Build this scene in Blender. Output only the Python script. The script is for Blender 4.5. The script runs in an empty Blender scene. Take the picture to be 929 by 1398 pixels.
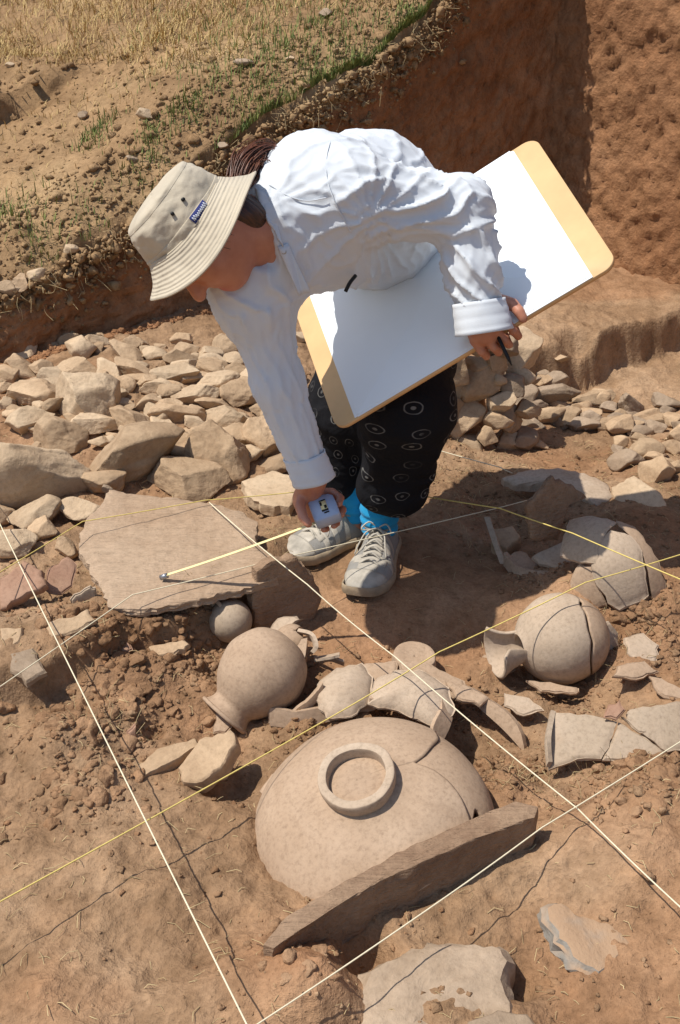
import bpy, bmesh, math, random
import numpy as np
from mathutils import Vector, Matrix
rad = math.radians
scene = bpy.context.scene
C = scene.collection
# ------------------------------------------------------------------ camera, sky, sun, exposure
IMG_W, IMG_H, FOCAL = 929.0, 1398.0, 1500.0
CAM = np.array([0.0, -2.04, 1.27]); PITCH = rad(28.0)
RIGHT = np.array([1.0, 0, 0]); UPV = np.array([0, math.sin(PITCH), math.cos(PITCH)]); FWD = np.array([0, math.cos(PITCH), -math.sin(PITCH)])
cam = bpy.data.objects.new('camera', bpy.data.cameras.new('camera')); C.objects.link(cam)
cam.location = CAM; cam.rotation_euler = (math.pi / 2 - PITCH, 0, 0)
cam.data.sensor_fit = 'VERTICAL'; cam.data.sensor_height = 36.0; cam.data.lens = FOCAL / IMG_H * 36.0
cam.data.clip_start = 0.05; cam.data.clip_end = 500
scene.camera = cam
SUN_EL, SUN_AZ = rad(62), rad(12)          # light travels towards (+cos az, +sin az)
sdir = np.array([math.cos(SUN_EL) * math.cos(SUN_AZ), math.cos(SUN_EL) * math.sin(SUN_AZ), -math.sin(SUN_EL)])
world = bpy.data.worlds.new('World'); scene.world = world; world.use_nodes = True
wn = world.node_tree.nodes; wl = world.node_tree.links
sky = wn.new('ShaderNodeTexSky'); sky.sky_type = 'NISHITA'; sky.sun_disc = False
sky.sun_elevation = SUN_EL; sky.sun_rotation = math.atan2(-sdir[0], -sdir[1])
wl.new(sky.outputs[0], wn['Background'].inputs[0]); wn['Background'].inputs[1].default_value = 0.12
sun = bpy.data.objects.new('sun', bpy.data.lights.new('sun', 'SUN')); C.objects.link(sun)
sun.data.energy = 4.6; sun.data.angle = rad(0.53); sun.data.color = (1.0, 0.95, 0.87)
sun.rotation_euler = Vector(sdir).to_track_quat('-Z', 'Y').to_euler(); sun.location = (-4, -1, 6)
vs = scene.view_settings; vs.view_transform = 'Standard'; vs.look = 'None'; vs.gamma = 1.0; vs.exposure = 0.14; vs.use_curve_mapping = False
scene.cycles.max_bounces = 6; scene.cycles.diffuse_bounces = 4

# ------------------------------------------------------------------ helpers: rays from picture points to places
def ray(px, py):
    d = RIGHT * ((px - IMG_W / 2) / FOCAL) - UPV * ((py - IMG_H / 2) / FOCAL) + FWD
    return d
def D(px, py, depth): return CAM + ray(px, py) * depth
def PZ(px, py, z):
    d = ray(px, py); return CAM + d * ((z - CAM[2]) / d[2])
def PYy(px, py, y):
    d = ray(px, py); return CAM + d * ((y - CAM[1]) / d[1])
def depth_of(p): return float(np.dot(np.asarray(p) - CAM, FWD))

# ------------------------------------------------------------------ helpers: noise
def _hash(i, j, k, s):
    n = (i.astype(np.int64) * 374761393 + j.astype(np.int64) * 668265263 + k.astype(np.int64) * 2147483647 + s * 974634777) & 0xFFFFFFFF
    n = ((n ^ (n >> 13)) * 1274126177) & 0xFFFFFFFF
    n = ((n ^ (n >> 16)) * 2246822519) & 0xFFFFFFFF
    return ((n ^ (n >> 15)) & 0xFFFFFF).astype(np.float32) / 16777215.0
def vnoise(x, y, z, s=0):
    x, y, z = np.broadcast_arrays(np.asarray(x, np.float64), np.asarray(y, np.float64), np.asarray(z, np.float64))
    i, j, k = np.floor(x), np.floor(y), np.floor(z)
    fx, fy, fz = x - i, y - j, z - k
    fx, fy, fz = [t * t * (3 - 2 * t) for t in (fx, fy, fz)]
    r = 0
    for a in (0, 1):
        for b in (0, 1):
            for c in (0, 1):
                w = (fx if a else 1 - fx) * (fy if b else 1 - fy) * (fz if c else 1 - fz)
                r = r + w * _hash(i + a, j + b, k + c, s)
    return r * 2 - 1
def fbm(x, y, z, o=4, s=0, g=0.5):
    r = 0; a = 1.0; t = 0
    for q in range(o):
        r = r + a * vnoise(x * 2.03 ** q + 17.1 * q, y * 2.03 ** q - 9.7 * q, z * 2.03 ** q + 4.3 * q, s + q); t += a; a *= g
    return r / t
def sst(a, b, x):
    t = np.clip((x - a) / (b - a), 0, 1); return t * t * (3 - 2 * t)

# ------------------------------------------------------------------ helpers: objects
def mesh_np(name, V, F, smooth=True, uv=None):
    V = np.asarray(V, np.float32); F = np.asarray(F, np.int32)
    me = bpy.data.meshes.new(name); n = F.shape[1]
    me.vertices.add(len(V)); me.vertices.foreach_set('co', V.ravel())
    me.loops.add(F.size); me.loops.foreach_set('vertex_index', F.ravel())
    me.polygons.add(len(F)); me.polygons.foreach_set('loop_start', np.arange(0, F.size, n, dtype=np.int32))
    try: me.polygons.foreach_set('loop_total', np.full(len(F), n, np.int32))
    except Exception: pass
    me.update(calc_edges=True)
    if smooth: me.polygons.foreach_set('use_smooth', np.ones(len(F), bool))
    if uv is not None:
        l = me.uv_layers.new(name='UVMap'); l.data.foreach_set('uv', np.asarray(uv, np.float32)[F.ravel()].ravel())
    me.validate(); return me
def ob(name, me, mat=None, parent=None):
    o = bpy.data.objects.new(name, me); C.objects.link(o)
    if mat is not None: me.materials.clear(); me.materials.append(mat)
    if parent is not None: o.parent = parent
    return o
def tag(o, label=None, cat=None, group=None, kind=None):
    if label: o['label'] = label
    if cat: o['category'] = cat
    if group: o['group'] = group
    if kind: o['kind'] = kind
    return o
def empty(name, loc=(0, 0, 0)):
    o = bpy.data.objects.new(name, None); C.objects.link(o); o.location = loc; o.empty_display_size = 0.05; return o
def local(o, me):            # parts are modelled in world space; shift them so that the thing's Empty sits at its base
    me.transform(Matrix.Translation(-Vector(o.location))); return me
def part(name, me, mat, root): return ob(name, local(root, me), mat, root)
def joinmesh(parts):
    V = []; F3 = []; F4 = []; n = 0
    for v, f in parts:
        V.append(np.asarray(v, np.float32)); f = np.asarray(f)
        (F4 if f.shape[1] == 4 else F3).append(f + n); n += len(v)
    V = np.concatenate(V)
    if F4:
        for f in F3: F4.append(np.concatenate([f, f[:, 2:3]], 1))
        if F3:
            q = np.concatenate(F4); return V, np.concatenate([q[:, [0, 1, 2]], q[:, [0, 2, 3]]])[lambda a: (a[:, 0] != a[:, 1]) & (a[:, 1] != a[:, 2]) & (a[:, 0] != a[:, 2])] if False else tri_of(q)
        return V, np.concatenate(F4)
    return V, np.concatenate(F3)
def tri_of(q):
    t = np.concatenate([q[:, [0, 1, 2]], q[:, [0, 2, 3]]])
    ok = (t[:, 0] != t[:, 1]) & (t[:, 1] != t[:, 2]) & (t[:, 0] != t[:, 2]); return t[ok]
def grid_faces(nu, nv, cu=False):
    i = np.arange(nu if cu else nu - 1)[:, None]; j = np.arange(nv - 1)[None]
    a = i * nv + j; b = ((i + 1) % nu) * nv + j
    return np.stack(np.broadcast_arrays(a, b, b + 1, a + 1), -1).reshape(-1, 4)
def tube(pts, r, n=8, caps=True):
    pts = np.asarray(pts, float); m = len(pts); r = np.broadcast_to(np.asarray(r, float), (m,))
    t = np.gradient(pts, axis=0); t /= np.linalg.norm(t, axis=1)[:, None] + 1e-12
    ref = np.array([0, 0, 1.0]) if abs(t[0, 2]) < 0.9 else np.array([1.0, 0, 0])
    N = []; u = np.cross(t[0], ref); u /= np.linalg.norm(u)
    for i in range(m):
        u = u - t[i] * np.dot(u, t[i]); u /= np.linalg.norm(u); N.append(u)
    N = np.array(N); B = np.cross(t, N); a = np.linspace(0, 2 * math.pi, n, endpoint=False)
    V = pts[:, None] + r[:, None, None] * (N[:, None] * np.cos(a)[None, :, None] + B[:, None] * np.sin(a)[None, :, None])
    V = V.reshape(-1, 3); i = np.arange(m - 1)[:, None] * n; j = np.arange(n)[None]; k = (j + 1) % n
    F = np.stack(np.broadcast_arrays(i + j, i + k, i + n + k, i + n + j), -1).reshape(-1, 4)
    if caps:
        c0 = len(V); V = np.concatenate([V, pts[:1], pts[-1:]]); e = (m - 1) * n; j = np.arange(n); k = (j + 1) % n
        F = np.concatenate([F, np.stack([k, j, np.full(n, c0), np.full(n, c0)], 1), np.stack([e + j, e + k, np.full(n, c0 + 1), np.full(n, c0 + 1)], 1)])
        F = tri_of(F)
    return V, F
def spline(pts, n):
    pts = np.asarray(pts, float); m = len(pts)
    if m < 3: return pts[0] + (pts[-1] - pts[0]) * np.linspace(0, 1, n)[:, None]
    P = np.concatenate([[2 * pts[0] - pts[1]], pts, [2 * pts[-1] - pts[-2]]]); out = []
    for q in np.linspace(0, m - 1 - 1e-9, n):
        i = int(q); t = q - i; p0, p1, p2, p3 = P[i:i + 4]
        out.append(0.5 * (2 * p1 + (p2 - p0) * t + (2 * p0 - 5 * p1 + 4 * p2 - p3) * t * t + (3 * p1 - p0 - 3 * p2 + p3) * t ** 3))
    return np.array(out)
_ico = {}
def ico(sub):
    if sub not in _ico:
        bm = bmesh.new(); bmesh.ops.create_icosphere(bm, subdivisions=sub, radius=1.0)
        bm.verts.ensure_lookup_table()
        _ico[sub] = (np.array([v.co[:] for v in bm.verts]), np.array([[v.index for v in f.verts] for f in bm.faces])); bm.free()
    return _ico[sub]
def frame_from(zaxis, xhint=(1, 0, 0)):
    z = np.asarray(zaxis, float); z = z / np.linalg.norm(z); x = np.asarray(xhint, float); x = x - z * np.dot(x, z); x /= np.linalg.norm(x)
    return np.stack([x, np.cross(z, x), z], 1)      # columns
def rotm(rx, ry, rz): return np.array(Matrix.Rotation(rz, 3, 'Z') @ Matrix.Rotation(ry, 3, 'Y') @ Matrix.Rotation(rx, 3, 'X'))

# ------------------------------------------------------------------ helpers: materials
def new_mat(name):
    m = bpy.data.materials.new(name); m.use_nodes = True; return m, m.node_tree.nodes, m.node_tree.links, m.node_tree.nodes['Principled BSDF']
def noise_node(n, l, vec, scale, detail=5, rough=0.55, dist=0.0):
    t = n.new('ShaderNodeTexNoise'); t.inputs['Scale'].default_value = scale; t.inputs['Detail'].default_value = detail
    t.inputs['Roughness'].default_value = rough; t.inputs['Distortion'].default_value = dist; l.new(vec, t.inputs['Vector']); return t
def ramp(n, l, fac, stops):
    r = n.new('ShaderNodeValToRGB'); e = r.color_ramp.elements
    while len(e) < len(stops): e.new(0.5)
    for q, (p, c) in zip(e, stops): q.position = p; q.color = (*c, 1) if len(c) == 3 else c
    l.new(fac, r.inputs[0]); return r
def mix(n, l, fac, a, b, mode='MIX'):
    m = n.new('ShaderNodeMix'); m.data_type = 'RGBA'; m.blend_type = mode
    for s, v in ((m.inputs[0], fac), (m.inputs[6], a), (m.inputs[7], b)):
        if isinstance(v, bpy.types.NodeSocket): l.new(v, s)
        elif isinstance(v, (int, float)): s.default_value = v
        else: s.default_value = (*v, 1)
    return m.outputs[2]
def math_n(n, l, op, a, b=0.0):
    m = n.new('ShaderNodeMath'); m.operation = op
    for s, v in zip(m.inputs, (a, b)):
        if isinstance(v, bpy.types.NodeSocket): l.new(v, s)
        else: s.default_value = v
    return m.outputs[0]
def bump(n, l, b, h, strength, dist, prev=None):
    q = n.new('ShaderNodeBump'); q.inputs['Strength'].default_value = strength; q.inputs['Distance'].default_value = dist
    l.new(h, q.inputs['Height'])
    if prev is not None: l.new(prev, q.inputs['Normal'])
    if b is not None: l.new(q.outputs[0], b.inputs['Normal'])
    return q.outputs[0]
def obj_coord(n, rnd=False):
    return n.new('ShaderNodeTexCoord').outputs['Object']
def earth_mat(name, c, sc=1.0, bs=1.0, fine=1.0, tint=False, speck=0.35):
    """three browns c[0..2], mottled; bump of crumbs"""
    m, n, l, b = new_mat(name); v = obj_coord(n)
    big = noise_node(n, l, v, 3.2 * sc, 6, 0.6, 0.0); mid = noise_node(n, l, v, 19 * sc, 6, 0.65); fin = noise_node(n, l, v, 110 * sc, 4, 0.7)
    col = ramp(n, l, big.outputs[0], [(0.33, c[0]), (0.5, c[1]), (0.68, c[2])]).outputs[0]
    k = ramp(n, l, mid.outputs[0], [(0.3, (0.72, 0.70, 0.67)), (0.52, (1, 1, 1)), (0.75, (1.22, 1.2, 1.17))]).outputs[0]
    col = mix(n, l, 1.0, col, k, 'MULTIPLY')
    k2 = ramp(n, l, fin.outputs[0], [(0.3, (0.7, 0.68, 0.66)), (0.5, (1, 1, 1)), (0.72, (1.25, 1.25, 1.25))]).outputs[0]
    col = mix(n, l, speck * 2, col, k2, 'MULTIPLY')
    if tint:
        a = n.new('ShaderNodeAttribute'); a.attribute_name = 'tint'
        col = mix(n, l, a.outputs['Fac'], col, mix(n, l, 1.0, col, (0.98, 0.80, 0.70), 'MULTIPLY'))
    l.new(col, b.inputs['Base Color']); b.inputs['Roughness'].default_value = 0.95; b.inputs['Specular IOR Level'].default_value = 0.12
    p = bump(n, l, None, mid.outputs[0], 0.7 * bs, 0.012)
    vor = n.new('ShaderNodeTexVoronoi'); vor.inputs['Scale'].default_value = 75 * sc; l.new(v, vor.inputs['Vector'])
    p = bump(n, l, None, vor.outputs['Distance'], 0.28 * bs, 0.006, p)
    bump(n, l, b, fin.outputs[0], 0.95 * bs * fine, 0.005, p); return m
def stone_mat(name, c1, c2, band=0.0, rnd=0.25, sc=1.0, rough=0.9, dust=None, edge=0.0):
    m, n, l, b = new_mat(name); v = obj_coord(n)
    oi = n.new('ShaderNodeObjectInfo'); vv = n.new('ShaderNodeVectorMath'); vv.operation = 'ADD'; l.new(v, vv.inputs[0])
    sc3 = n.new('ShaderNodeVectorMath'); sc3.operation = 'SCALE'; sc3.inputs[0].default_value = (13, 7, 19); l.new(oi.outputs['Random'], sc3.inputs['Scale'])
    l.new(sc3.outputs[0], vv.inputs[1]); v = vv.outputs[0]
    a = noise_node(n, l, v, 9 * sc, 6, 0.65, 0.4); f = noise_node(n, l, v, 90 * sc, 5, 0.7)
    col = ramp(n, l, a.outputs[0], [(0.32, c1), (0.66, c2)]).outputs[0]
    hv = n.new('ShaderNodeHueSaturation'); l.new(col, hv.inputs['Color'])
    mr = n.new('ShaderNodeMapRange'); mr.inputs['To Min'].default_value = 1 - rnd; mr.inputs['To Max'].default_value = 1 + rnd; l.new(oi.outputs['Random'], mr.inputs[0]); l.new(mr.outputs[0], hv.inputs['Value'])
    k = ramp(n, l, f.outputs[0], [(0.3, (0.75, 0.74, 0.72)), (0.5, (1, 1, 1)), (0.7, (1.15, 1.15, 1.15))]).outputs[0]
    col = mix(n, l, 0.7, hv.outputs[0], k, 'MULTIPLY')
    prev = None
    if dust:
        g = n.new('ShaderNodeNewGeometry'); sx = n.new('ShaderNodeSeparateXYZ'); l.new(g.outputs['Normal'], sx.inputs[0])
        dn = noise_node(n, l, v, 14, 4); q = math_n(n, l, 'MULTIPLY', math_n(n, l, 'ADD', sx.outputs[2], -0.1), dn.outputs[0])
        q = ramp(n, l, q, [(0.15, (0, 0, 0)), (0.42, (0.9, 0.9, 0.9))]).outputs[0]; col = mix(n, l, q, col, dust)
    l.new(col, b.inputs['Base Color']); b.inputs['Roughness'].default_value = rough; b.inputs['Specular IOR Level'].default_value = 0.2
    if band:
        mp = n.new('ShaderNodeMapping'); mp.inputs['Scale'].default_value = (3, 3, 60) if not edge else (3, 55, 55); mp.inputs['Rotation'].default_value = (0, 0, -edge); l.new(v, mp.inputs[0])
        bn = noise_node(n, l, mp.outputs[0], 2.2, 4, 0.6); prev = bump(n, l, None, bn.outputs[0], band, 0.01)
    p = bump(n, l, None, a.outputs[0], 0.6, 0.015, prev); bump(n, l, b, f.outputs[0], 0.55, 0.004, p); return m
def pot_mat(name, c1, c2, wheel=0.12, dust=(0.36, 0.25, 0.16), sc=1.0):
    m, n, l, b = new_mat(name); v = obj_coord(n)
    a = noise_node(n, l, v, 7 * sc, 6, 0.6, 0.6); f = noise_node(n, l, v, 130, 4, 0.7); md = noise_node(n, l, v, 16, 7, 0.7)
    col = ramp(n, l, a.outputs[0], [(0.34, c1), (0.64, c2)]).outputs[0]
    col = mix(n, l, ramp(n, l, md.outputs[0], [(0.42, (0, 0, 0)), (0.85, (0.4, 0.4, 0.4))]).outputs[0], col, dust)
    st = noise_node(n, l, v, 5, 8, 0.72, 0.6); col = mix(n, l, ramp(n, l, st.outputs[0], [(0.50, (0, 0, 0)), (0.75, (0.38, 0.38, 0.38))]).outputs[0], col, (0.27, 0.17, 0.105))
    k = ramp(n, l, f.outputs[0], [(0.28, (0.72, 0.70, 0.68)), (0.5, (1, 1, 1)), (0.75, (1.12, 1.12, 1.12))]).outputs[0]
    col = mix(n, l, 0.9, col, k, 'MULTIPLY'); l.new(col, b.inputs['Base Color'])
    b.inputs['Roughness'].default_value = 0.82; b.inputs['Specular IOR Level'].default_value = 0.25
    p = bump(n, l, None, md.outputs[0], 0.22, 0.006); bump(n, l, b, f.outputs[0], 0.3, 0.002, p); return m
def plain_mat(name, c, rough=0.7, var=0.15, sc=20, bs=0.0, bsc=200, spec=0.3, metal=0.0):
    m, n, l, b = new_mat(name); v = obj_coord(n); a = noise_node(n, l, v, sc, 5, 0.6)
    lo = tuple(x * (1 - var) for x in c); hi = tuple(min(1, x * (1 + var)) for x in c)
    l.new(ramp(n, l, a.outputs[0], [(0.3, lo), (0.7, hi)]).outputs[0], b.inputs['Base Color'])
    b.inputs['Roughness'].default_value = rough; b.inputs['Specular IOR Level'].default_value = spec; b.inputs['Metallic'].default_value = metal
    if bs:
        f = noise_node(n, l, v, bsc, 4, 0.6); bump(n, l, b, f.outputs[0], bs, 0.003)
    return m
MAT = {}
MAT['floor'] = earth_mat('dug_earth', [(0.23, 0.137, 0.074), (0.305, 0.191, 0.109), (0.385, 0.255, 0.155)], tint=True)
MAT['wall'] = earth_mat('trench_wall_earth', [(0.24, 0.115, 0.055), (0.305, 0.155, 0.076), (0.37, 0.20, 0.105)], sc=0.8, bs=1.2, speck=0.25)
MAT['hill'] = earth_mat('hill_earth', [(0.225, 0.135, 0.068), (0.305, 0.193, 0.100), (0.385, 0.262, 0.140)], sc=0.55, bs=1.2)
MAT['stone'] = stone_mat('dusty_stone', (0.33, 0.222, 0.132), (0.47, 0.335, 0.21), rnd=0.16)
MAT['stone_pale'] = stone_mat('pale_stone', (0.41, 0.29, 0.18), (0.53, 0.40, 0.265), rnd=0.12)
MAT['stone_grey'] = stone_mat('grey_stone', (0.27, 0.195, 0.13), (0.38, 0.285, 0.2), rnd=0.12)
MAT['slab'] = stone_mat('schist_slab', (0.37, 0.25, 0.16), (0.45, 0.325, 0.22), band=0.9, rnd=0.05, sc=0.7, edge=0.05)
MAT['slab_dark'] = stone_mat('brown_slab', (0.22, 0.135, 0.083), (0.35, 0.235, 0.15), band=0.9, rnd=0.05, edge=rad(31))
MAT['blue_stone'] = stone_mat('blue_grey_stone', (0.23, 0.215, 0.19), (0.31, 0.28, 0.235), rnd=0.05, dust=(0.38, 0.24, 0.14))
MAT['pot'] = pot_mat('tan_pottery', (0.36, 0.25, 0.165), (0.445, 0.322, 0.222))
MAT['pot_pale'] = pot_mat('pale_pottery', (0.41, 0.312, 0.222), (0.485, 0.38, 0.28))
MAT['pot_grey'] = pot_mat('grey_pottery', (0.36, 0.275, 0.192), (0.435, 0.34, 0.247))
MAT['pot_red'] = pot_mat('red_pottery', (0.30, 0.165, 0.105), (0.38, 0.23, 0.155))
MAT['sherd_edge'] = plain_mat('broken_clay', (0.30, 0.19, 0.12), 0.95, 0.3, 60, 0.5)
MAT['string_white'] = plain_mat('white_string', (0.72, 0.64, 0.45), 0.8, 0.1, 200)
MAT['string_yellow'] = plain_mat('yellow_string', (0.66, 0.52, 0.16), 0.8, 0.1, 200)
# ------------------------------------------------------------------ setting: the trench floor, its walls and the hill above
A0 = np.array([-1.05, 1.10]); WU = np.array([0.788, 0.616]); WN = np.array([-0.616, 0.788]); TC = 2.42   # left wall line, direction, backwards normal, corner
CORNER = A0 + WU * TC; WV = -WN
def htop(t): return np.interp(t, [-8, -1.2, -0.3, 0, 0.55, 1.0, 1.45, 1.72, 2.1, 2.42, 4, 9], [0.28, 0.28, 0.33, 0.39, 0.575, 0.80, 0.96, 1.08, 1.45, 1.75, 2.3, 3.5])
SCARP = None
def hill_z(t, d, x, y):
    z = htop(t + 0.06 * fbm(t * 6, 0.5, 0.2, 3, 71)) + 0.10 * d - 0.15 * (1 - sst(-0.08, 0.22, d) ** 0.7)
    z = z + 0.05 * fbm(x * 1.7, y * 1.7, 0.3, 4, 11) * sst(0, 0.3, d) + 0.026 * fbm(x * 9, y * 9, 0.7, 4, 15) + 0.014 * np.abs(fbm(x * 30, y * 30, 0.9, 3, 16))
    if SCARP is not None:
        a, u, L = SCARP; rx, ry = x - a[0], y - a[1]; al = rx * u[0] + ry * u[1]; s = rx * u[1] - ry * u[0] + 0.05 * fbm(x * 7, y * 7, 3, 3, 6)
        z = z + 0.09 * sst(0.012, -0.012, s) * sst(-0.7, -0.2, s) * (1 - sst(L - 0.1, L + 0.1, al))
    return z
ctrl = [(0,1398,-.02),(464,1398,-.03),(929,1398,.0),(0,1200,.0),(200,1200,0),(929,1200,.03),(700,1250,-.03),(250,1100,-.01),(560,1330,-.03),
 (340,1000,-.05),(500,1000,-.05),(600,1020,-.07),(720,1000,-.05),(850,1060,.0),(929,950,.02),(929,860,.02),(420,1150,-.05),(600,1110,-.05),(610,1215,.0),(720,1165,.01),(530,1280,-.01),(660,1190,.005),
 (560,860,-.02),(490,800,0),(650,820,-.01),(600,720,0),(700,920,-.05),(780,930,-.06),(430,770,0.0),(420,830,-.03),(330,900,-.05),
 (845,815,.07),(900,740,.06),(800,760,.06),(720,770,.0),(640,660,-.01),(740,620,-.06),(900,620,-.03),(820,560,-.09),(690,600,-.05),
 (20,930,.02),(110,1000,.0),(0,1050,.0),(250,740,.02),(120,800,.02),(380,740,.01),(50,720,.03),(0,680,.04),(300,830,.0),
 (200,672,.04),(350,650,.03),(430,620,.03),(200,560,.125),(50,560,.125),(100,480,.135),(300,460,.14),(350,520,.125),(520,520,.08),(520,460,.12),(0,520,.11)]
CW = np.array([list(PZ(a, b, z)[:2]) + [z] for a, b, z in ctrl]); CW = np.concatenate([CW, [[-3, -2, 0], [3, -2, 0.02], [2.5, .5, 0.02], [-2.5, .3, .06], [-2.5, 1.2, .1], [1.5, 1.0, -.03], [.2, 1.5, .12], [-1.2, 1.5, .14], [0, -2.5, -.02]]])
def _tps(r2): return 0.5 * r2 * np.log(r2 + 1e-9)
_n = len(CW); _K = _tps(((CW[:, None, :2] - CW[None, :, :2]) ** 2).sum(-1)) + 2e-3 * np.eye(_n); _Pm = np.c_[np.ones(_n), CW[:, :2]]
_A = np.zeros((_n + 3, _n + 3)); _A[:_n, :_n] = _K; _A[:_n, _n:] = _Pm; _A[_n:, :_n] = _Pm.T
_w = np.linalg.solve(_A, np.r_[CW[:, 2], 0, 0, 0])
def _base(x, y):
    r = _w[_n] + _w[_n + 1] * x + _w[_n + 2] * y
    for q in range(_n): r = r + _w[q] * _tps((x - CW[q, 0]) ** 2 + (y - CW[q, 1]) ** 2)
    return np.clip(r, -0.14, 0.2)
_bank = np.array([PZ(a, b, 0.03)[:2] for a, b in [(-200, 985), (0, 955), (60, 945), (110, 915), (165, 880), (230, 870), (300, 842), (345, 818), (385, 800), (420, 770)]])
# picture point, level, radius, depth (minus) or height (plus)
PITS = [(300,960,-.04,.05,.03),(395,1000,-.05,.05,.025),(660,930,-.05,.05,.03),(840,930,-.03,.06,.035),(720,955,-.05,.05,.02),(790,820,.03,.06,.03),(890,830,.03,.06,.03),(345,1120,-.04,.05,.02),(680,1090,-.05,.05,.025),(150,930,.0,.06,.03),(70,1030,.0,.05,.025),(200,930,.0,.04,.03),(850,1040,.0,.06,.02),(615,1015,-.05,.05,-.05),(500,1300,-.02,.035,-.06),(705,1330,-.02,.03,-.04),(850,835,.02,.09,-.06),(310,1055,-.02,.05,-.045),(205,1000,-.02,.025,-.035),
 (400,1318,.03,.075,.045),(425,1375,.0,.06,.035),(110,1015,.0,.07,.03),(175,975,.0,.05,.03),(120,1065,.0,.06,.02),(250,960,-.03,.05,.02),(860,1150,.02,.1,.03),(900,1090,.02,.08,.03),
 (690,1010,-.05,.06,-.015),(480,1000,-.05,.04,.025),(550,1000,-.05,.05,.03),(420,990,-.05,.04,.02),(790,470,.05,.06,-.07),(835,470,.05,.04,-.04),(640,1395,.0,.09,.035),
 (700,720,.0,.06,-.02),(380,690,.03,.05,.01),(235,920,-.02,.06,.03),(100,1390,-.02,.09,.03),(290,1395,-.02,.07,.03)]
PW = [(PZ(a, b, z)[:2], r, d) for a, b, z, r, d in PITS]
def floor_z(x, y, fine=True):
    x = np.asarray(x, float); y = np.asarray(y, float)
    h = _base(x, y)
    wob = 0.03 * fbm(x * 9, y * 9, 1.7, 3, 5)
    ye = np.interp(x, _bank[:, 0], _bank[:, 1]); e = y - ye + wob
    h = h + 0.07 * sst(-0.018, 0.022, e) * (1 - sst(-0.16, -0.06, x)) * (1 - sst(0.12, 0.42, e)) 
    m = sst(-0.015, 0.02, y - 1.22 - 0.60 * (x - 0.45) + 0.05 * fbm(x * 6, y * 6, 3, 3, 8)) * sst(0.42, 0.50, x + 0.04 * fbm(x * 7, y * 7, 5, 2, 9))
    h = h * (1 - m) + m * (0.075 + 0.02 * (y - 1.4))
    for c, r, d in PW:
        q = ((x - c[0]) ** 2 + (y - c[1]) ** 2) / (r * r); h = h + d * np.exp(-q * q * 0.6 - q * 0.3) 
    tread = np.exp(-(((x - 0.12) / 0.35) ** 2 + ((y - 0.02) / 0.3) ** 2))
    k = 1 - 0.6 * tread
    h = h + k * (0.016 * fbm(x * 6, y * 6, 0, 4, 1) + 0.015 * fbm(x * 20, y * 20, 2, 4, 2, 0.6))
    if fine:
        rough = sst(-0.15, 0.35, fbm(x * 4, y * 4, 9, 3, 21))
        h = h + k * (0.010 * rough * np.abs(fbm(x * 45, y * 45, 5, 3, 3)) + 0.0055 * fbm(x * 75, y * 75, 7, 3, 4))
    return h
def H(x, y):
    x = np.asarray(x, float); y = np.asarray(y, float)
    t = (x - A0[0]) * WU[0] + (y - A0[1]) * WU[1]; d = (x - A0[0]) * WN[0] + (y - A0[1]) * WN[1]
    z = floor_z(x, y); z = np.where(d > 0, hill_z(t, d, x, y), z)
    return np.where((t > TC) & (d <= 0), 2.2, z)
def G(px, py, n=700, near=1.0, far=9.0):
    """where the line of sight through a picture point meets the ground"""
    s = np.linspace(near, far, n); p = CAM + ray(px, py) * s[:, None]
    f = p[:, 2] - H(p[:, 0], p[:, 1]); k = np.argmax(f < 0)
    if f[k] >= 0: return p[-1]
    k = max(k, 1); a = f[k - 1] / (f[k - 1] - f[k]); return p[k - 1] + (p[k] - p[k - 1]) * a
_a = G(-20, 182, 700, 2, 9)[:2]; _b = G(95, 108, 700, 2, 9)[:2]; SCARP = (_a, (_b - _a) / np.linalg.norm(_b - _a), float(np.linalg.norm(_b - _a)))
def axis(parts):
    return np.concatenate([np.arange(a, b, s) for a, b, s in parts] + [[parts[-1][1]]])
xs = axis([(-9, -3, 0.6), (-3, -1.4, 0.06), (-1.4, -0.95, 0.015), (-0.95, 0.95, 0.0058), (0.95, 1.3, 0.011), (1.3, 1.6, 0.03), (1.6, 3, 0.1), (3, 9, 0.6)])
ys = axis([(-9, -3, 0.6), (-3, -1.25, 0.08), (-1.25, 0.1, 0.0055), (0.1, 1.0, 0.009), (1.0, 1.7, 0.010), (1.7, 2.9, 0.02)])
gx, gy = np.meshgrid(xs, ys, indexing='ij'); gz = floor_z(gx, gy)
me = mesh_np('ground', np.stack([gx, gy, gz], -1).reshape(-1, 3), grid_faces(len(xs), len(ys)))
tint = sst(-0.1, 0.3, fbm(gx * 2.5, gy * 2.5, 4, 4, 31)) * 0.55
for a, b, r, k in ((520, 850, .22, .8), (410, 1320, .1, 1.0), (640, 700, .15, .4), (880, 1130, .15, .5), (880, 740, .12, .7), (620, 860, .15, .7)):
    c = PZ(a, b, 0)[:2]; tint = np.maximum(tint, k * np.exp(-((gx - c[0]) ** 2 + (gy - c[1]) ** 2) / r ** 2))
at = me.attributes.new('tint', 'FLOAT', 'POINT'); at.data.foreach_set('value', tint.astype(np.float32).ravel())
tag(ob('ground', me, MAT['floor']), 'trodden and brushed reddish brown earth floor of the excavation trench', kind='structure')

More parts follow.
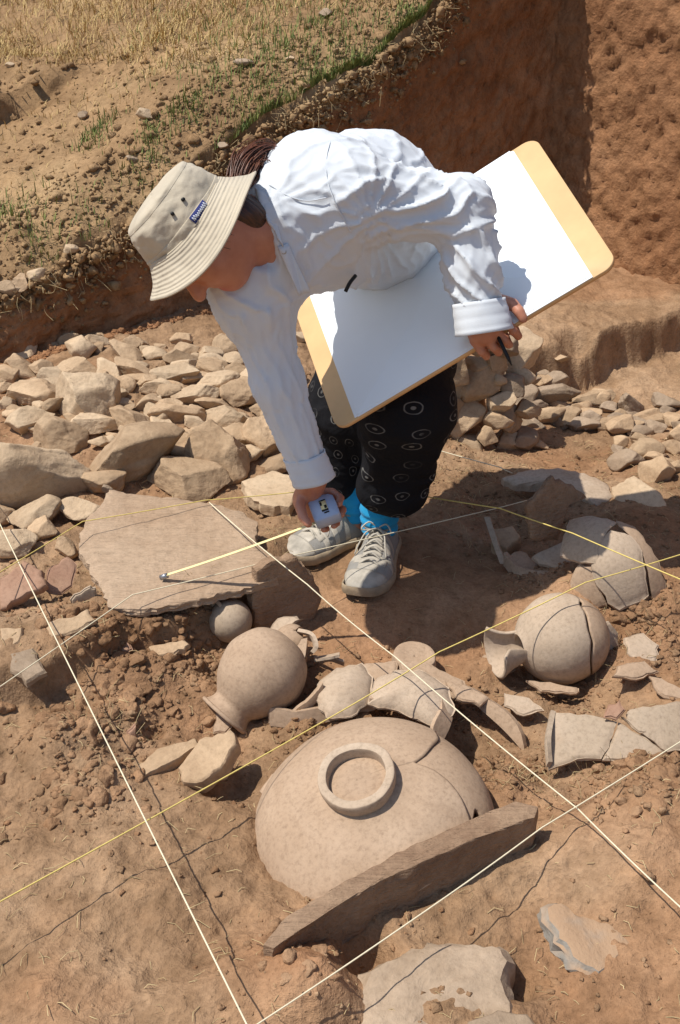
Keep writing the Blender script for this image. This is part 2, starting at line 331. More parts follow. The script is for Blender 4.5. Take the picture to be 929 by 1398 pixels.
EDGE = 0.12
def wall_sheet(ts, place, ztop, nfront, seed, amp, back, backrows):
    nz = 120; rows = []
    q = np.linspace(0, 1, nz)
    T, Q = np.meshgrid(ts, q, indexing='ij')
    zt = ztop(T); Z = -0.2 + (zt - EDGE + 0.2) * Q
    x, y = place(T, 0 * T)
    n = amp * (fbm(T * 2.2, Z * 2.2, seed, 4, seed) + 0.5 * fbm(T * 9, Z * 9, seed + 3, 4, seed + 1)) + 0.014 * fbm(T * 34, Z * 34, seed + 5, 4, seed + 2) - 0.012 * sst(0.1, 0.6, fbm(T * 38, Z * 55, seed + 8, 4, seed + 6, 0.65)) + 0.010 * fbm(T * 8 + Z * 5, Z * 24 - T * 9, seed, 4, 61, 0.6) + 0.005 * fbm(T * 90, Z * 90, 2, 2, seed + 7)
    n = n + 0.045 * (1 - sst(-0.2, 0.5, Z - 0.02)) - 0.05 * sst(-0.18, 0.0, Z - zt + 0.03) * (0.6 + 0.8 * fbm(T * 5, 0, seed, 3, 4)) + 0.05 * sst(-0.22, -0.04, Z - zt) * fbm(T * 14, Z * 16, seed, 4, 44) + 0.03 * sst(-0.2, -0.03, Z - zt) * fbm(T * 40, Z * 40, seed, 3, 45)
    V1 = np.stack([x + nfront[0] * n, y + nfront[1] * n, Z], -1)
    d = np.asarray(backrows)[None] + 0 * ts[:, None]; T2 = ts[:, None] + 0 * d
    x2, y2 = place(T2, d); z2 = back(T2, d, x2, y2)
    V2 = np.stack([x2, y2, z2], -1)
    V = np.concatenate([V1, V2], 1)
    return V.reshape(-1, 3), grid_faces(len(ts), V.shape[1])
tl = axis([(-9, -1.5, 0.5), (-1.5, -0.2, 0.03), (-0.2, TC + 0.1, 0.0105)])
rows = np.concatenate([np.arange(0.03, 0.9, 0.014), np.arange(0.9, 3.4, 0.03), np.arange(3.4, 8, 0.2), np.geomspace(8, 80, 14)])
V, F = wall_sheet(tl, lambda t, d: (A0[0] + WU[0] * t + WN[0] * d, A0[1] + WU[1] * t + WN[1] * d), htop, -WN, 3, 0.035, hill_z, rows)
me = mesh_np('hillside', V, F); me.materials.append(MAT['wall']); me.materials.append(MAT['hill'])
nrow = 120 + len(rows); mi = np.where((np.arange(len(F)) % (nrow - 1)) >= 112, 1, 0).astype(np.int32)
me.polygons.foreach_set('material_index', mi)
o = bpy.data.objects.new('hillside', me); C.objects.link(o); tag(o, 'grassy brown hillside cut by the dark shaded trench wall', kind='structure')
# hill beyond the corner, and the right wall with its plateau
tr = axis([(-0.12, 1.2, 0.0105), (1.2, 3, 0.03), (3, 9, 0.5)])
V, F = wall_sheet(tr, lambda t, d: (CORNER[0] + WV[0] * t + WU[0] * d, CORNER[1] + WV[1] * t + WU[1] * d), lambda t: 1.95 + 0 * t, -WU, 23, 0.022,
                  lambda t, d, x, y: 1.93 + 0.03 * d + 0.03 * fbm(x * 2, y * 2, 0, 3, 5), np.r_[np.arange(0.05, 0.5, 0.05), np.geomspace(0.5, 60, 20)])
o = ob('trench_wall', mesh_np('trench_wall', V, F), MAT['wall']); tag(o, 'sunlit reddish earth wall of the trench at the right', kind='structure')
tb = axis([(TC, 6, 0.1), (6, 40, 2.0)]); db = np.r_[0.0, np.geomspace(0.1, 80, 30)]
T, Dd = np.meshgrid(tb, db, indexing='ij'); x = A0[0] + WU[0] * T + WN[0] * Dd; y = A0[1] + WU[1] * T + WN[1] * Dd
z = np.minimum(hill_z(T, Dd, x, y), 4) - 0.01
o = ob('upper_hillside', mesh_np('upper_hillside', np.stack([x, y, z], -1).reshape(-1, 3), grid_faces(len(tb), len(db))), MAT['hill']); tag(o, 'hillside rising above the trench corner', kind='structure')

# ------------------------------------------------------------------ stones
def stone_geo(seed, dims, sub=4, planes=7, rough=0.05, flat=0.0):
    rs = np.random.RandomState(seed); v, f = ico(sub); v = v.copy(); planes += 7
    for q in range(planes):
        n = rs.normal(size=3); n /= np.linalg.norm(n); d = rs.uniform(0.46, 0.80)
        over = np.maximum(0, v @ n - d); v -= n * (over * 0.97)[:, None]
    if flat:
        v[:, 2] = np.where(v[:, 2] > flat, flat + (v[:, 2] - flat) * 0.12, v[:, 2])
    n = v / (np.linalg.norm(v, axis=1)[:, None] + 1e-9); s = seed * 3.7
    v = v + n * (rough * 1.8 * fbm(v[:, 0] * 1.6 + s, v[:, 1] * 1.6, v[:, 2] * 1.6, 3, seed)[:, None] + rough * 0.7 * fbm(v[:, 0] * 6 + s, v[:, 1] * 6, v[:, 2] * 6, 3, seed + 1)[:, None] + rough * 0.3 * fbm(v[:, 0] * 16 + s, v[:, 1] * 16, v[:, 2] * 16, 2, seed + 1)[:, None])
    v = v / (np.abs(v).max(0) + 1e-6) * 0.97; return v * np.asarray(dims), f
def px_stone(px, py, w, h, seed, mat='stone', root=None, name='stone', depthk=0.8, sink=0.25, tilt=0.25, yaw=None, lift=0.0, planes=7, sub=None, rough=0.05):
    """a stone seen at this place with this width and height in the picture, resting on the ground there"""
    rs = np.random.RandomState(seed + 5)
    g = G(px, py + h * 0.33); sc = depth_of(g) / FOCAL
    a = w * sc / 2; dy = a * depthk; vis = h * sc; 
    dy = min(dy, 0.62 * vis); c = max(0.42 * a, (vis - dy * 0.42) / 2 / 0.80); c = min(c, a * 1.0)
    v, f = stone_geo(seed, (a * 1.04, dy, c), sub or (5 if w > 60 else 4), planes, rough)
    v = v @ rotm(rs.normal() * tilt * 0.5, rs.normal() * tilt, rs.uniform(-.5, .5) if yaw is None else yaw).T
    cen = G(px, py + h * 0.1); cen = np.array([g[0], g[1] + dy * 0.3, 0]); cen[2] = H(cen[0], cen[1]) + c * (1 - 2 * sink) + lift
    m = mesh_np(name, v, f)
    if root is None:
        o = ob(name, m, MAT[mat]); o.location = cen
    else:
        o = ob(name, m, MAT[mat], root); o.location = cen - np.array(root.location)
    return o
ZL = lambda x, y: (x * 0.4521, 400 + y * 0.4521)
wallL = [(385,485,275,160),(95,515,270,235),(640,460,170,180),(540,437,155,95),(275,310,175,145),(95,290,150,95),(180,420,125,95),(90,378,110,75),(400,380,135,75),(535,352,150,55),
 (575,302,135,60),(445,325,80,50),(240,220,120,62),(330,222,85,58),(385,180,108,58),(65,225,88,54),(240,152,85,62),(292,155,45,52),(410,222,125,52),(520,236,130,55),(420,252,75,38),(550,190,95,52),
 (625,180,80,52),(640,225,120,50),(690,150,75,60),(640,262,130,50),(730,300,115,85),(650,332,95,36),(680,368,120,65),(720,420,105,62),(805,420,115,130),(755,475,65,55),(780,352,60,30),
 (8,275,40,55),(18,322,45,55),(50,356,65,32),(225,372,75,36),(285,397,130,42),(560,545,190,120),(310,560,140,80),(480,275,90,45),(350,270,90,45),(150,335,90,45),(460,180,80,40),(590,250,90,40),(710,230,80,45),(760,250,90,60),
 (500,300,80,40),(300,255,70,40),(170,250,90,50),(850,330,90,60),(870,400,80,80),(700,190,70,40),(135,225,70,40),(20,240,60,50),(600,400,80,40),(470,420,60,40),(830,510,90,60),(700,505,70,50)]
rw = empty('rubble_wall', tuple(G(190, 640))); tag(rw, 'collapsed wall of pale rubble stones at the left behind the flagstone', 'stone wall')
for i, (x, y, w, h) in enumerate(wallL):
    p = ZL(x, y); big = w > 200
    px_stone(p[0], p[1], w * 0.4521 * 1.36, h * 0.4521 * 1.40, 100 + i, ['stone', 'stone_pale', 'stone'][i % 3], rw, depthk=0.55 if big else 0.85, sink=0.36, rough=0.055)
rs = np.random.RandomState(4)
for i in range(130):      # smaller stones filling the gaps
    px = rs.uniform(0, 420); py = rs.uniform(455, 620); w = rs.uniform(16, 46)
    px_stone(px, py, w, w * rs.uniform(.5, .8), 400 + i, ['stone', 'stone_pale'][i % 2], rw, sink=0.35)
ZR = lambda x, y: (560 + x * 0.3972, 420 + y * 0.3972)
we = empty('wall_end', tuple(G(640, 625))); tag(we, 'stacked stone wall end with shaded right side behind the black trousers', 'stone wall')
# courses: picture place, size; each course stands on the one below
for i, (x, y, w, h) in enumerate([(120,515,60,75),(200,482,100,66),(265,450,66,64),(345,478,90,80),(175,402,155,118),(310,400,95,58),(312,336,98,62),(150,285,80,105),(240,268,140,118),(372,245,105,70),(355,292,66,30),(225,195,90,55),(395,155,132,112),(290,190,80,60),(60,330,120,90),(40,430,120,90),(50,240,120,80),(70,520,90,60),(300,260,60,50),(350,400,60,70)]):
    px, py = ZR(x, y); yy = 0.78 + 0.10 * (540 - y) / 400 + (0.06 if x > 330 else 0); c = PYy(px, py, yy); sc = depth_of(c) / FOCAL
    a = w * 0.3972 * sc / 2; ch = h * 0.3972 * sc / 2 / 0.92
    v, f = stone_geo(700 + i, (a * 1.25, min(a, 0.09), ch * 1.25), 4, 7, 0.05); v = v @ rotm(0, rs.normal() * .12, rs.normal() * .2).T
    o = ob('stone', mesh_np('stone', v, f), MAT['stone' if i % 3 else 'stone_pale'], we); o.location = c + np.array([0, a * 0.4, 0]) - np.array(we.location)
v, f = stone_geo(790, (0.22, 0.10, 0.15), 4, 3, 0.08); c = PYy(600, 545, 0.98)
o = ob('earth_core', mesh_np('earth_core', v, f), MAT['floor'], we); o.location = c - np.array(we.location)
rr = empty('stone_footing', tuple(G(830, 600))); tag(rr, 'row of flat tumbled stones along the sunlit earth bank at the right', 'stone footing')
for i, (x, y, w, h) in enumerate([(480,312,172,46),(480,365,95,62),(550,376,74,72),(620,388,84,62),(635,322,135,46),(720,402,105,66),(760,346,155,46),(840,388,120,54),(805,486,114,66),(745,515,105,72),(855,562,115,82),(905,545,64,66),(880,322,105,54),(910,382,66,50),(720,466,55,45),(500,246,85,52),(410,362,64,50),(930,440,70,60),(690,345,60,40),(590,345,60,36),(900,480,70,50)]):
    px, py = ZR(x, y); px_stone(px, py, w * .3972 * 1.25, h * .3972 * 1.3, 800 + i, ['stone_grey', 'stone', 'stone'][i % 3], rr, sink=0.25, tilt=0.3)
for i in range(55):
    px = rs.uniform(690, 935); py = np.interp(px, [690, 760, 860, 930], [560, 548, 575, 600]) + rs.normal() * 22; w = rs.uniform(22, 52); px_stone(px, py, w, w * rs.uniform(.45, .7), 1200 + i, ['stone_grey', 'stone'][i % 2], rr, sink=0.3, tilt=.2)
for i, (px, py, w, h) in enumerate([(620,640,40,26),(655,632,46,28),(690,618,44,30),(715,600,36,30),(640,610,40,30),(600,600,50,36),(600,560,60,40),(690,570,44,36),(610,500,60,50),(700,530,40,34),(720,560,36,26),(645,470,46,26),(610,470,50,26),(690,470,50,30)]):
    c = PYy(px, py, 0.84 + (0.04 if px > 680 else 0)); sc = depth_of(c) / FOCAL; v, f = stone_geo(1300 + i, (w * sc * .62, .05, h * sc * .62), 4, 7, .05); v = v @ rotm(0, rs.normal() * .1, rs.normal() * .25).T
    o = ob('stone', mesh_np('stone', v, f), MAT['stone_grey' if i % 2 else 'stone'], we); o.location = c - np.array(we.location)
# ------------------------------------------------------------------ slabs, sherds, pots
def unit(v): v = np.asarray(v, float); return v / np.linalg.norm(v)
def subdiv_poly(P, seg, jit, rs):
    out = []
    for i in range(len(P)):
        a, b = P[i], P[(i + 1) % len(P)]; n = max(2, int(round(np.linalg.norm(b - a) / seg)))
        nn = np.array([-(b - a)[1], (b - a)[0]]) / (np.linalg.norm(b - a) + 1e-9)
        for q in range(n): out.append(a + (b - a) * q / n + (nn * rs.normal() * jit if q else 0))
    return np.array(out)
def slab_geo(poly, P0, normal, thick, bulge=0.0, curve=None, dome=None, seg=0.012, jit=0.002, top=0.002, side=0.003, rings=9, seed=1, layers=3, shrink=1.0, bevel=0.003):
    """a piece whose outline is the picture outline laid on its own plane; real thickness; optional curvature"""
    rs = np.random.RandomState(seed); n = unit(normal); R = frame_from(n, (1, 0.2, 0.1)); P0 = np.asarray(P0, float)
    W = []
    for px, py in poly:
        d = ray(px, py); W.append(CAM + d * (np.dot(P0 - CAM, n) / np.dot(d, n)))
    L = (np.array(W) - P0) @ R; Q = subdiv_poly(L[:, :2], seg, jit, rs); c = Q.mean(0); m = len(Q)
    def hgt(q, r):
        h = bulge * (1 - r * r) + top * fbm(q[:, 0] * 30 + seed, q[:, 1] * 30, seed * 1.3, 4, seed) + top * 1.5 * fbm(q[:, 0] * 7 + seed, q[:, 1] * 7, seed * 1.3, 2, seed + 2) - bevel * sst(0.9, 1.0, r)
        if curve is not None:
            k, ang = curve; s = (q[:, 0] - c[0]) * math.cos(ang) + (q[:, 1] - c[1]) * math.sin(ang); h = h - k * s * s
        if dome is not None:
            k, pc = dome; d = ray(*pc); wc = CAM + d * (np.dot(P0 - CAM, n) / np.dot(d, n)); lc = ((wc - P0) @ R)[:2]; h = h - k * ((q - lc) ** 2).sum(1)
        return h
    rr = [1.0 - (i / rings) ** 1.15 * 0.97 for i in range(rings)]
    V = []; 
    for r in rr:
        q = c + (Q - c) * r; V.append(np.c_[q, hgt(q, np.full(m, r))])
    toph = V[0][:, 2].copy(); cen = np.c_[c[None], hgt(c[None], np.zeros(1))]
    low = []
    for k in range(1, layers + 1):
        q = c + (Q - c) * (1 + (shrink - 1) * k / layers); 
        nn = Q - c; nn /= np.linalg.norm(nn, axis=1)[:, None] + 1e-9
        q = q + nn * (side * fbm(Q[:, 0] * 45, Q[:, 1] * 45, k * 1.7 + seed, 3, seed + 9)[:, None] + (bevel * 0.6))
        low.append(np.c_[q, toph + bevel - thick * k / layers])
    allr = low[::-1] + V                      # bottom ring ... top edge ... inwards
    V = np.concatenate(allr + [cen, np.c_[c[None], [toph.mean() - thick]]]); nr = len(allr)
    F = []; j = np.arange(m); k = (j + 1) % m
    for i in range(nr - 1): F.append(np.stack([i * m + j, i * m + k, (i + 1) * m + k, (i + 1) * m + j], 1))
    e = (nr - 1) * m; t = nr * m
    F.append(np.stack([e + j, e + k, np.full(m, t), np.full(m, t)], 1)); F.append(np.stack([k, j, np.full(m, t + 1), np.full(m, t + 1)], 1))
    F = np.concatenate(F)
    area = np.sum(Q[:, 0] * np.roll(Q[:, 1], -1) - np.roll(Q[:, 0], -1) * Q[:, 1])
    if area < 0: F = F[:, ::-1]; F = np.stack([F[:, 3], F[:, 2], F[:, 1], F[:, 0]], 1)[:, ::-1]
    return V @ R.T + P0, tri_of(F)
def fix_normals(me):
    bm = bmesh.new(); bm.from_mesh(me); bmesh.ops.recalc_face_normals(bm, faces=bm.faces); bm.to_mesh(me); bm.free(); return me
def slab(name, poly, z, normal, thick, mat, label=None, cat=None, root=None, group=None, at=None, **k):
    c = np.mean(np.array(poly), 0); P0 = PZ(c[0], c[1], z) if at is None else at
    v, f = slab_geo(poly, P0, normal, thick, **k); me = fix_normals(mesh_np(name, v, f, smooth=True))
    try: me.set_sharp_from_angle(angle=rad(38))
    except Exception: pass
    if root is not None: return part(name, me, MAT[mat], root)
    me.transform(Matrix.Translation(-Vector(P0))); o = ob(name, me, MAT[mat]); o.location = P0
    return tag(o, label, cat, group)
def zig(t, amp, f, s):
    t = np.asarray(t, float) * f; i = np.floor(t); h = lambda q: _hash(q, q * 0, q * 0, s); w = t - i
    return amp * ((h(i) * (1 - w) + h(i + 1) * w) * 2 - 1)
def lathe_geo(prof, R, org, u0=None, u1=None, t0=None, t1=None, nu=96, nv=48, wob=0.004, seed=0, sp=True):
    P = spline([(a, b, 0) for a, b in prof], 160)[:, :2] if sp else np.array([[np.interp(q, np.linspace(0, 1, len(prof)), [p[w] for p in prof]) for w in (0, 1)] for q in np.linspace(0, 1, 160)])
    P[:, 0] = np.maximum(P[:, 0], 0.0005); tt = np.linspace(0, 1, 160); full = u0 is None and u1 is None
    I, J = np.meshgrid(np.linspace(0, 1, nu, endpoint=not full), np.linspace(0, 1, nv), indexing='ij')
    Ug = I * 2 * math.pi if full else None
    tlo = np.zeros_like(J) if t0 is None else (t0(Ug) if full else t0(I)); thi = np.ones_like(J) if t1 is None else (t1(Ug) if full else t1(I))
    T = tlo + (thi - tlo) * J
    if not full: a = u0(T); b = u1(T); Ug = a + (b - a) * I
    r = np.interp(T, tt, P[:, 0]); z = np.interp(T, tt, P[:, 1])
    rm = P[:, 0].max(); r = r * (1 + wob / rm * fbm(np.cos(Ug) * 1.5 + seed, np.sin(Ug) * 1.5, z / rm * 1.5, 3, seed))
    V = np.stack([r * np.cos(Ug), r * np.sin(Ug), z], -1).reshape(-1, 3)
    return V @ np.asarray(R).T + np.asarray(org), grid_faces(nu, nv, full)
def lathe(name, prof, R, org, mat, root=None, thick=0.006, offset=-1, **k):
    v, f = lathe_geo(prof, R, org, **k); me = mesh_np(name, v, f)
    o = part(name, me, MAT[mat], root) if root is not None else ob(name, me, MAT[mat])
    if thick:
        s = o.modifiers.new('solidify', 'SOLIDIFY'); s.thickness = thick; s.offset = offset; s.use_quality_normals = True
    return o
def ribbon_geo(pts, hvec, thick, n=30, seed=0, taper=0.0):
    c = spline(pts, n); h = np.asarray(hvec, float); h = np.broadcast_to(h, (n, 3)) if h.ndim == 1 else spline(h, n)
    t = np.gradient(c, axis=0); t /= np.linalg.norm(t, axis=1)[:, None]; nn = np.cross(t, h); nn /= np.linalg.norm(nn, axis=1)[:, None]
    s = np.linspace(0, 1, n)[:, None]; hs = (1 - taper * s) * (1 + 0.12 * fbm(s * 9, seed, 0.5, 3, seed)); a = c + nn * thick / 2; b = c - nn * thick / 2
    ring = [b, a, a + h * hs * 0.5 + nn * thick * 0.1, a + h * hs, b + h * hs, b + h * hs * 0.5]
    V = np.stack(ring, 1).reshape(-1, 3); m = 6; i = np.arange(n - 1)[:, None] * m; j = np.arange(m)[None]; k = (j + 1) % m
    F = np.stack(np.broadcast_arrays(i + j, i + k, i + m + k, i + m + j), -1).reshape(-1, 4); e = (n - 1) * m
    F = np.concatenate([F, [[0, 5, 4, 1], [1, 4, 3, 2], [e + 1, e + 4, e + 5, e], [e + 2, e + 3, e + 4, e + 1]]]); return V, F
def ribbon(name, pts, hvec, thick, mat, root=None, label=None, cat=None, **k):
    v, f = ribbon_geo(pts, hvec, thick, **k); me = fix_normals(mesh_np(name, v, f))
    try: me.set_sharp_from_angle(angle=rad(45))
    except Exception: pass
    if root is not None: return part(name, me, MAT[mat], root)
    p0 = np.asarray(pts[0]); me.transform(Matrix.Translation(-Vector(p0))); o = ob(name, me, MAT[mat]); o.location = p0; return tag(o, label, cat)
def camdir(r, u, f): return unit(RIGHT * r + UPV * u + FWD * f)

# flagstones and flat stones
slab('flagstone', [(150,668),(215,676),(290,685),(330,697),(352,715),(350,742),(388,765),(378,785),(320,803),(245,822),(190,830),(148,826),(140,800),(128,785),(108,752),(110,730),(120,705),(138,690)], 0.105, (-0.03, -0.06, 1), 0.020, 'slab',
     'large flat pale flagstone lying left of the shoes, tape end resting on it', 'flagstone', seed=3, top=0.003, side=0.005, jit=0.0022, seg=0.011, layers=5, rings=14)
slab('flagstone', [(330,655),(372,640),(408,652),(412,668),(395,690),(362,688),(338,676)], 0.06, (0, -.1, 1), 0.03, 'stone_pale', 'smaller pale flat stone beside the hand behind the large flagstone', 'stone', seed=4, side=0.006)
slab('standing_slab', [(360,1288),(384,1258),(470,1203),(560,1152),(640,1118),(704,1091),(735,1098),(730,1113),(670,1136),(600,1166),(535,1196),(470,1228),(410,1266),(374,1292)], 0.068, (-0.03, -0.05, 1), 0.085, 'slab_dark',
     'long brown stone slab set on edge in front of the upturned bowl', 'stone slab', seed=5, top=0.003, side=0.004, jit=0.0012, layers=6, shrink=0.99)
P0 = PZ(385, 862, -0.04)
slab('upright_slab', [(352,782),(372,768),(404,764),(424,785),(441,816),(430,845),(414,866),(376,866),(350,862),(346,820)], 0, (0.50, -0.86, -0.04), 0.022, 'slab_dark', 'upright dark flat stone standing beside the front shoe, face in shade', 'stone slab', at=P0, seed=6, top=0.002, side=0.004)
slab('flat_stone', [(500,1322),(560,1288),(640,1284),(690,1292),(700,1310),(690,1338),(704,1370),(700,1420),(480,1440),(476,1370)], -0.006, (0.02, -0.10, 1), 0.09, 'stone_grey', 'wide flat tan stone at the bottom edge in front of the slab', 'stone', seed=8, top=0.009, side=0.01, seg=0.014, layers=4, bevel=0.014)
slab('flat_stone', [(640,1392),(680,1376),(720,1384),(745,1410),(700,1440),(630,1430)], 0.0, (0, -.1, 1), 0.06, 'stone_grey', 'small tan stone at the very bottom edge, right of the wide flat stone', 'stone', seed=9, top=0.006)
slab('flat_stone', [(743,1236),(764,1230),(790,1250),(830,1260),(868,1280),(884,1302),(845,1308),(818,1332),(790,1316),(760,1282)], -0.003, (0.05, -0.12, 1), 0.03, 'blue_stone', 'blue-grey stone half buried in the earth at the lower right', 'stone', seed=10, top=0.005, bevel=0.008, side=0.01)

# ---- upturned bowl
c0 = PZ(513, 1142, -0.055); dep = depth_of(c0); RB = 335 / 2 * dep / FOCAL
bowl = empty('upturned_bowl', tuple(c0)); tag(bowl, 'large tan bowl lying upside down with a ring foot in the foreground', 'bowl')
Rb = frame_from((-0.21, -0.22, 1)); bz = 0.148
prof = [(RB, 0), (RB * .99, .038), (RB * .93, .072), (RB * .80, .103), (RB * .60, .128), (RB * .40, bz - .008), (RB * .2, bz + .006), (0.0005, bz + .010)]
dg = math.pi / 180
fr = lambda T: (-75 + 98 * T / 0.66) * dg + zig(T, 0.035, 14, 3); bk = lambda T: (70 - 47 * T / 0.66) * dg + zig(T, 0.03, 12, 8)
lathe('bowl_body', prof, Rb, c0, 'pot', bowl, 0.009, u0=lambda T: np.where(T < 0.66, bk(T) + 0.006, 23 * dg), u1=lambda T: np.where(T < 0.66, fr(T) - 0.012, 23 * dg) + 2 * math.pi, t0=lambda I: 0.36 * sst(0.60, 0.74, I), nu=150, nv=70, wob=0.004, seed=1)
lathe('bowl_sherd', [(a * 0.985, b - 0.004) for a, b in prof], Rb, c0, 'pot', bowl, 0.009, u0=fr, u1=bk, t0=lambda I: 0.36 * (1 - sst(0.15, 0.55, I)), t1=lambda I: 0 * I + 0.65, nu=40, nv=40, wob=0.004, seed=1)
rf = RB * 0.305
ring = lathe('foot_ring', [(rf * .80, bz - .03), (rf * .76, bz - .005), (rf * .76, bz + .015), (rf * .77, bz + .0235), (rf * .80, bz + .0255), (rf * .955, bz + .0255), (rf * 1.0, bz + .0225), (rf * 1.0, bz + .012), (rf * .93, bz - .01), (rf * .98, bz - .03)], Rb, c0, 'pot_pale', bowl, 0, nu=90, nv=40, wob=0.003, seed=7)
# ---- jar lying on its side
cj = PZ(355, 922, 0.02); kj = depth_of(cj) / FOCAL * 1500 / 1950.0 * 1.0
jar = empty('jar', (cj[0], cj[1], -0.05)); tag(jar, 'whole round tan jar lying with its mouth down to the left', 'jar')
Rj = frame_from(camdir(-0.62, -0.72, -0.16)); sj = 59 * depth_of(cj) / FOCAL / 0.082
pj = [(0.0005, 0), (.03, .002), (.062, .022), (.080, .06), (.082, .09), (.070, .128), (.052, .152), (.043, .163), (.044, .174), (.052, .186)]
oj = cj - Rj[:, 2] * 0.088 * sj
lathe('jar_body', [(a * sj, b * sj) for a, b in pj], Rj, oj, 'pot', jar, 0.006, nu=96, nv=60, wob=0.002, seed=2)
lathe('rim', [(a * sj, b * sj) for a, b in [(.050, .183), (.0545, .184), (.056, .188), (.053, .191), (.046, .189), (.042, .18)]], Rj, oj, 'pot', jar, 0, nu=80, nv=16, wob=0.001, seed=2)
v, f = stone_geo(77, (.044 * sj, .044 * sj, .006), 4, 0, .05); part('soil_plug', mesh_np('soil_plug', v @ Rj.T + oj + Rj[:, 2] * .181 * sj, f), MAT['floor'], jar)
MAT['band'] = plain_mat('dark_slip_band', (0.10, 0.095, 0.09), .8, .3, 60)
# ---- small striped cup
cc = PZ(315, 847, 0.02); sr = 27 * depth_of(cc) / FOCAL
cup = empty('small_cup', (cc[0], cc[1], -0.04)); tag(cup, 'small grey globular cup with dark bands above the jar', 'cup'); Rc = frame_from((0.15, 0.25, 1))
lathe('cup_body', [(0.0005, sr), (sr * .5, sr * .87), (sr * .87, sr * .5), (sr, 0), (sr * .87, -sr * .5), (sr * .5, -sr * .85), (sr * .4, -sr * .95)], Rc, cc, 'pot_grey', cup, 0.004, nu=48, nv=30, wob=0.0008)
for q in (0.42, 0.52, 0.6): lathe('painted_band', [(sr * math.cos(q + e) * 1.012, sr * math.sin(q + e) * 1.012) for e in (-.018, 0, .018)], Rc, cc, 'band', cup, 0, nu=48, nv=4, wob=0.0)
v, f = tube(spline([cc + np.array([-.01, -.01, .03]), cc + np.array([-.025, .0, .045]), cc + np.array([-.035, .012, .03]), cc + np.array([-.032, .01, .0])], 14), 0.0045); part('handle', mesh_np('handle', v, f), MAT['pot_grey'], cup)
# ---- sherds between jar and slab
def Z3(pts, z): return [PZ(a, b, z) for a, b in pts]
slab('sherd', [(368,858),(380,845),(402,840),(411,843),(398,852),(385,868),(374,866)], 0.03, (-.3, -.5, .8), 0.006, 'pot_pale', 'small curved pale sherd leaning at the foot of the upright slab', 'sherd', seed=20, curve=(4, 0.3), top=.0006)
bc = empty('broken_cup', tuple(PZ(402, 890, -0.03))); tag(bc, 'broken handled cup right of the jar, pieces still standing', 'cup')
cb = PZ(398, 880, 0.015); s2 = 24 * depth_of(cb) / FOCAL
lathe('cup_body', [(0.0005, s2 * 1.05), (s2 * .6, s2 * .85), (s2, s2 * .2), (s2 * .95, -s2 * .8), (s2 * .8, -s2 * 1.4)], frame_from((.2, -.2, 1)), cb, 'pot', bc, 0.005, u0=lambda T: 0.9 + zig(T, .25, 6, 2), u1=lambda T: 5.6 + zig(T, .25, 6, 5), nu=50, nv=24)
ribbon('handle', [PZ(405, 862, .045), PZ(424, 868, .05), PZ(430, 884, .04), PZ(424, 893, .03)], (0.004, -0.012, 0.012), 0.007, 'pot_pale', bc)
ribbon('sherd', [PZ(420, 872, .055), PZ(417, 895, .05), PZ(410, 920, .03), PZ(405, 948, .0)], np.array([(-.012, -.006, .0), (-.024, -.012, .0), (-.016, -.01, .0), (-.006, -.004, .0)]), 0.006, 'pot', bc)
ribbon('sherd', [PZ(430, 898, .015), PZ(450, 895, .02), PZ(464, 892, .02)], (0.0, -.02, .008), 0.005, 'pot_pale', bc)
ribbon('sherd', [PZ(436, 905, .005), PZ(452, 902, .01), PZ(470, 908, .0)], (0.0, -.006, .014), 0.005, 'pot', bc)
slab('sherd', [(295,975),(308,968),(318,985),(308,1000),(292,1000)], -0.03, (0, -.4, .9), 0.006, 'pot', 'small flat sherd propped just below the jar mouth', 'sherd', seed=21)
# ---- crushed vessel in the middle
cv = empty('crushed_vessel', tuple(PZ(500, 980, -.05))); tag(cv, 'crushed pale vessel split into sherds behind the upturned bowl', 'vessel')
nC = (-0.05, -0.25, 1)
slab('sherd', [(430,952),(438,928),(460,912),(494,905),(508,924),(504,955),(480,976),(446,978)], 0.012, nC, 0.007, 'pot_pale', root=cv, seed=22, bulge=0.022, top=.0008)
slab('sherd', [(503,960),(512,930),(540,914),(580,916),(612,938),(620,968),(602,994),(570,980),(535,967)], 0.016, nC, 0.007, 'pot_pale', root=cv, seed=23, bulge=0.024, top=.0008)
slab('sherd', [(470,914),(500,905),(540,902),(545,920),(560,926),(528,934),(506,950),(502,928)], 0.0, nC, 0.008, 'pot', root=cv, seed=24, bulge=0.001, top=.003)
slab('sherd', [(548,903),(585,905),(625,925),(655,950),(640,956),(612,950),(594,938),(560,924)], 0.000, (.1, -.2, 1), 0.008, 'pot', root=cv, seed=25, bulge=0.001, top=.003)
slab('sherd', [(610,930),(640,938),(668,952),(655,962),(625,952)], 0.0, (.1, -.2, 1), 0.007, 'pot', root=cv, seed=26, bulge=0.001)
hL = np.array([(0, .012, .034), (0, .010, .030), (0, .010, .026), (0, .006, .016)])
ribbon('rim', [PZ(369, 990, -.035), PZ(402, 992, -.035), PZ(450, 984, -.03), PZ(512, 968, -.018)], hL, 0.010, 'pot', cv)
ribbon('rim', [PZ(370, 988, -.033), PZ(382, 970, -.03), PZ(393, 958, -.02)], (0, .006, .03), 0.010, 'pot', cv)
ribbon('rim', [PZ(400, 984, -.03), PZ(425, 964, -.01), PZ(440, 945, .01)], (0, .004, .02), 0.009, 'pot', cv)
ribbon('rim', [PZ(505, 962, -.0), PZ(540, 966, -.0), PZ(572, 980, -.015), PZ(588, 990, -.03)], (0, .002, .016), 0.009, 'pot', cv)
ribbon('rim', [PZ(612, 955, .012), PZ(616, 980, .0), PZ(606, 1006, -.015), PZ(590, 1030, -.035)], np.array([(-.014, .0, .012), (-.022, .0, .022), (-.022, .0, .028), (-.01, 0, .018)]), 0.009, 'pot', cv, taper=0.1)
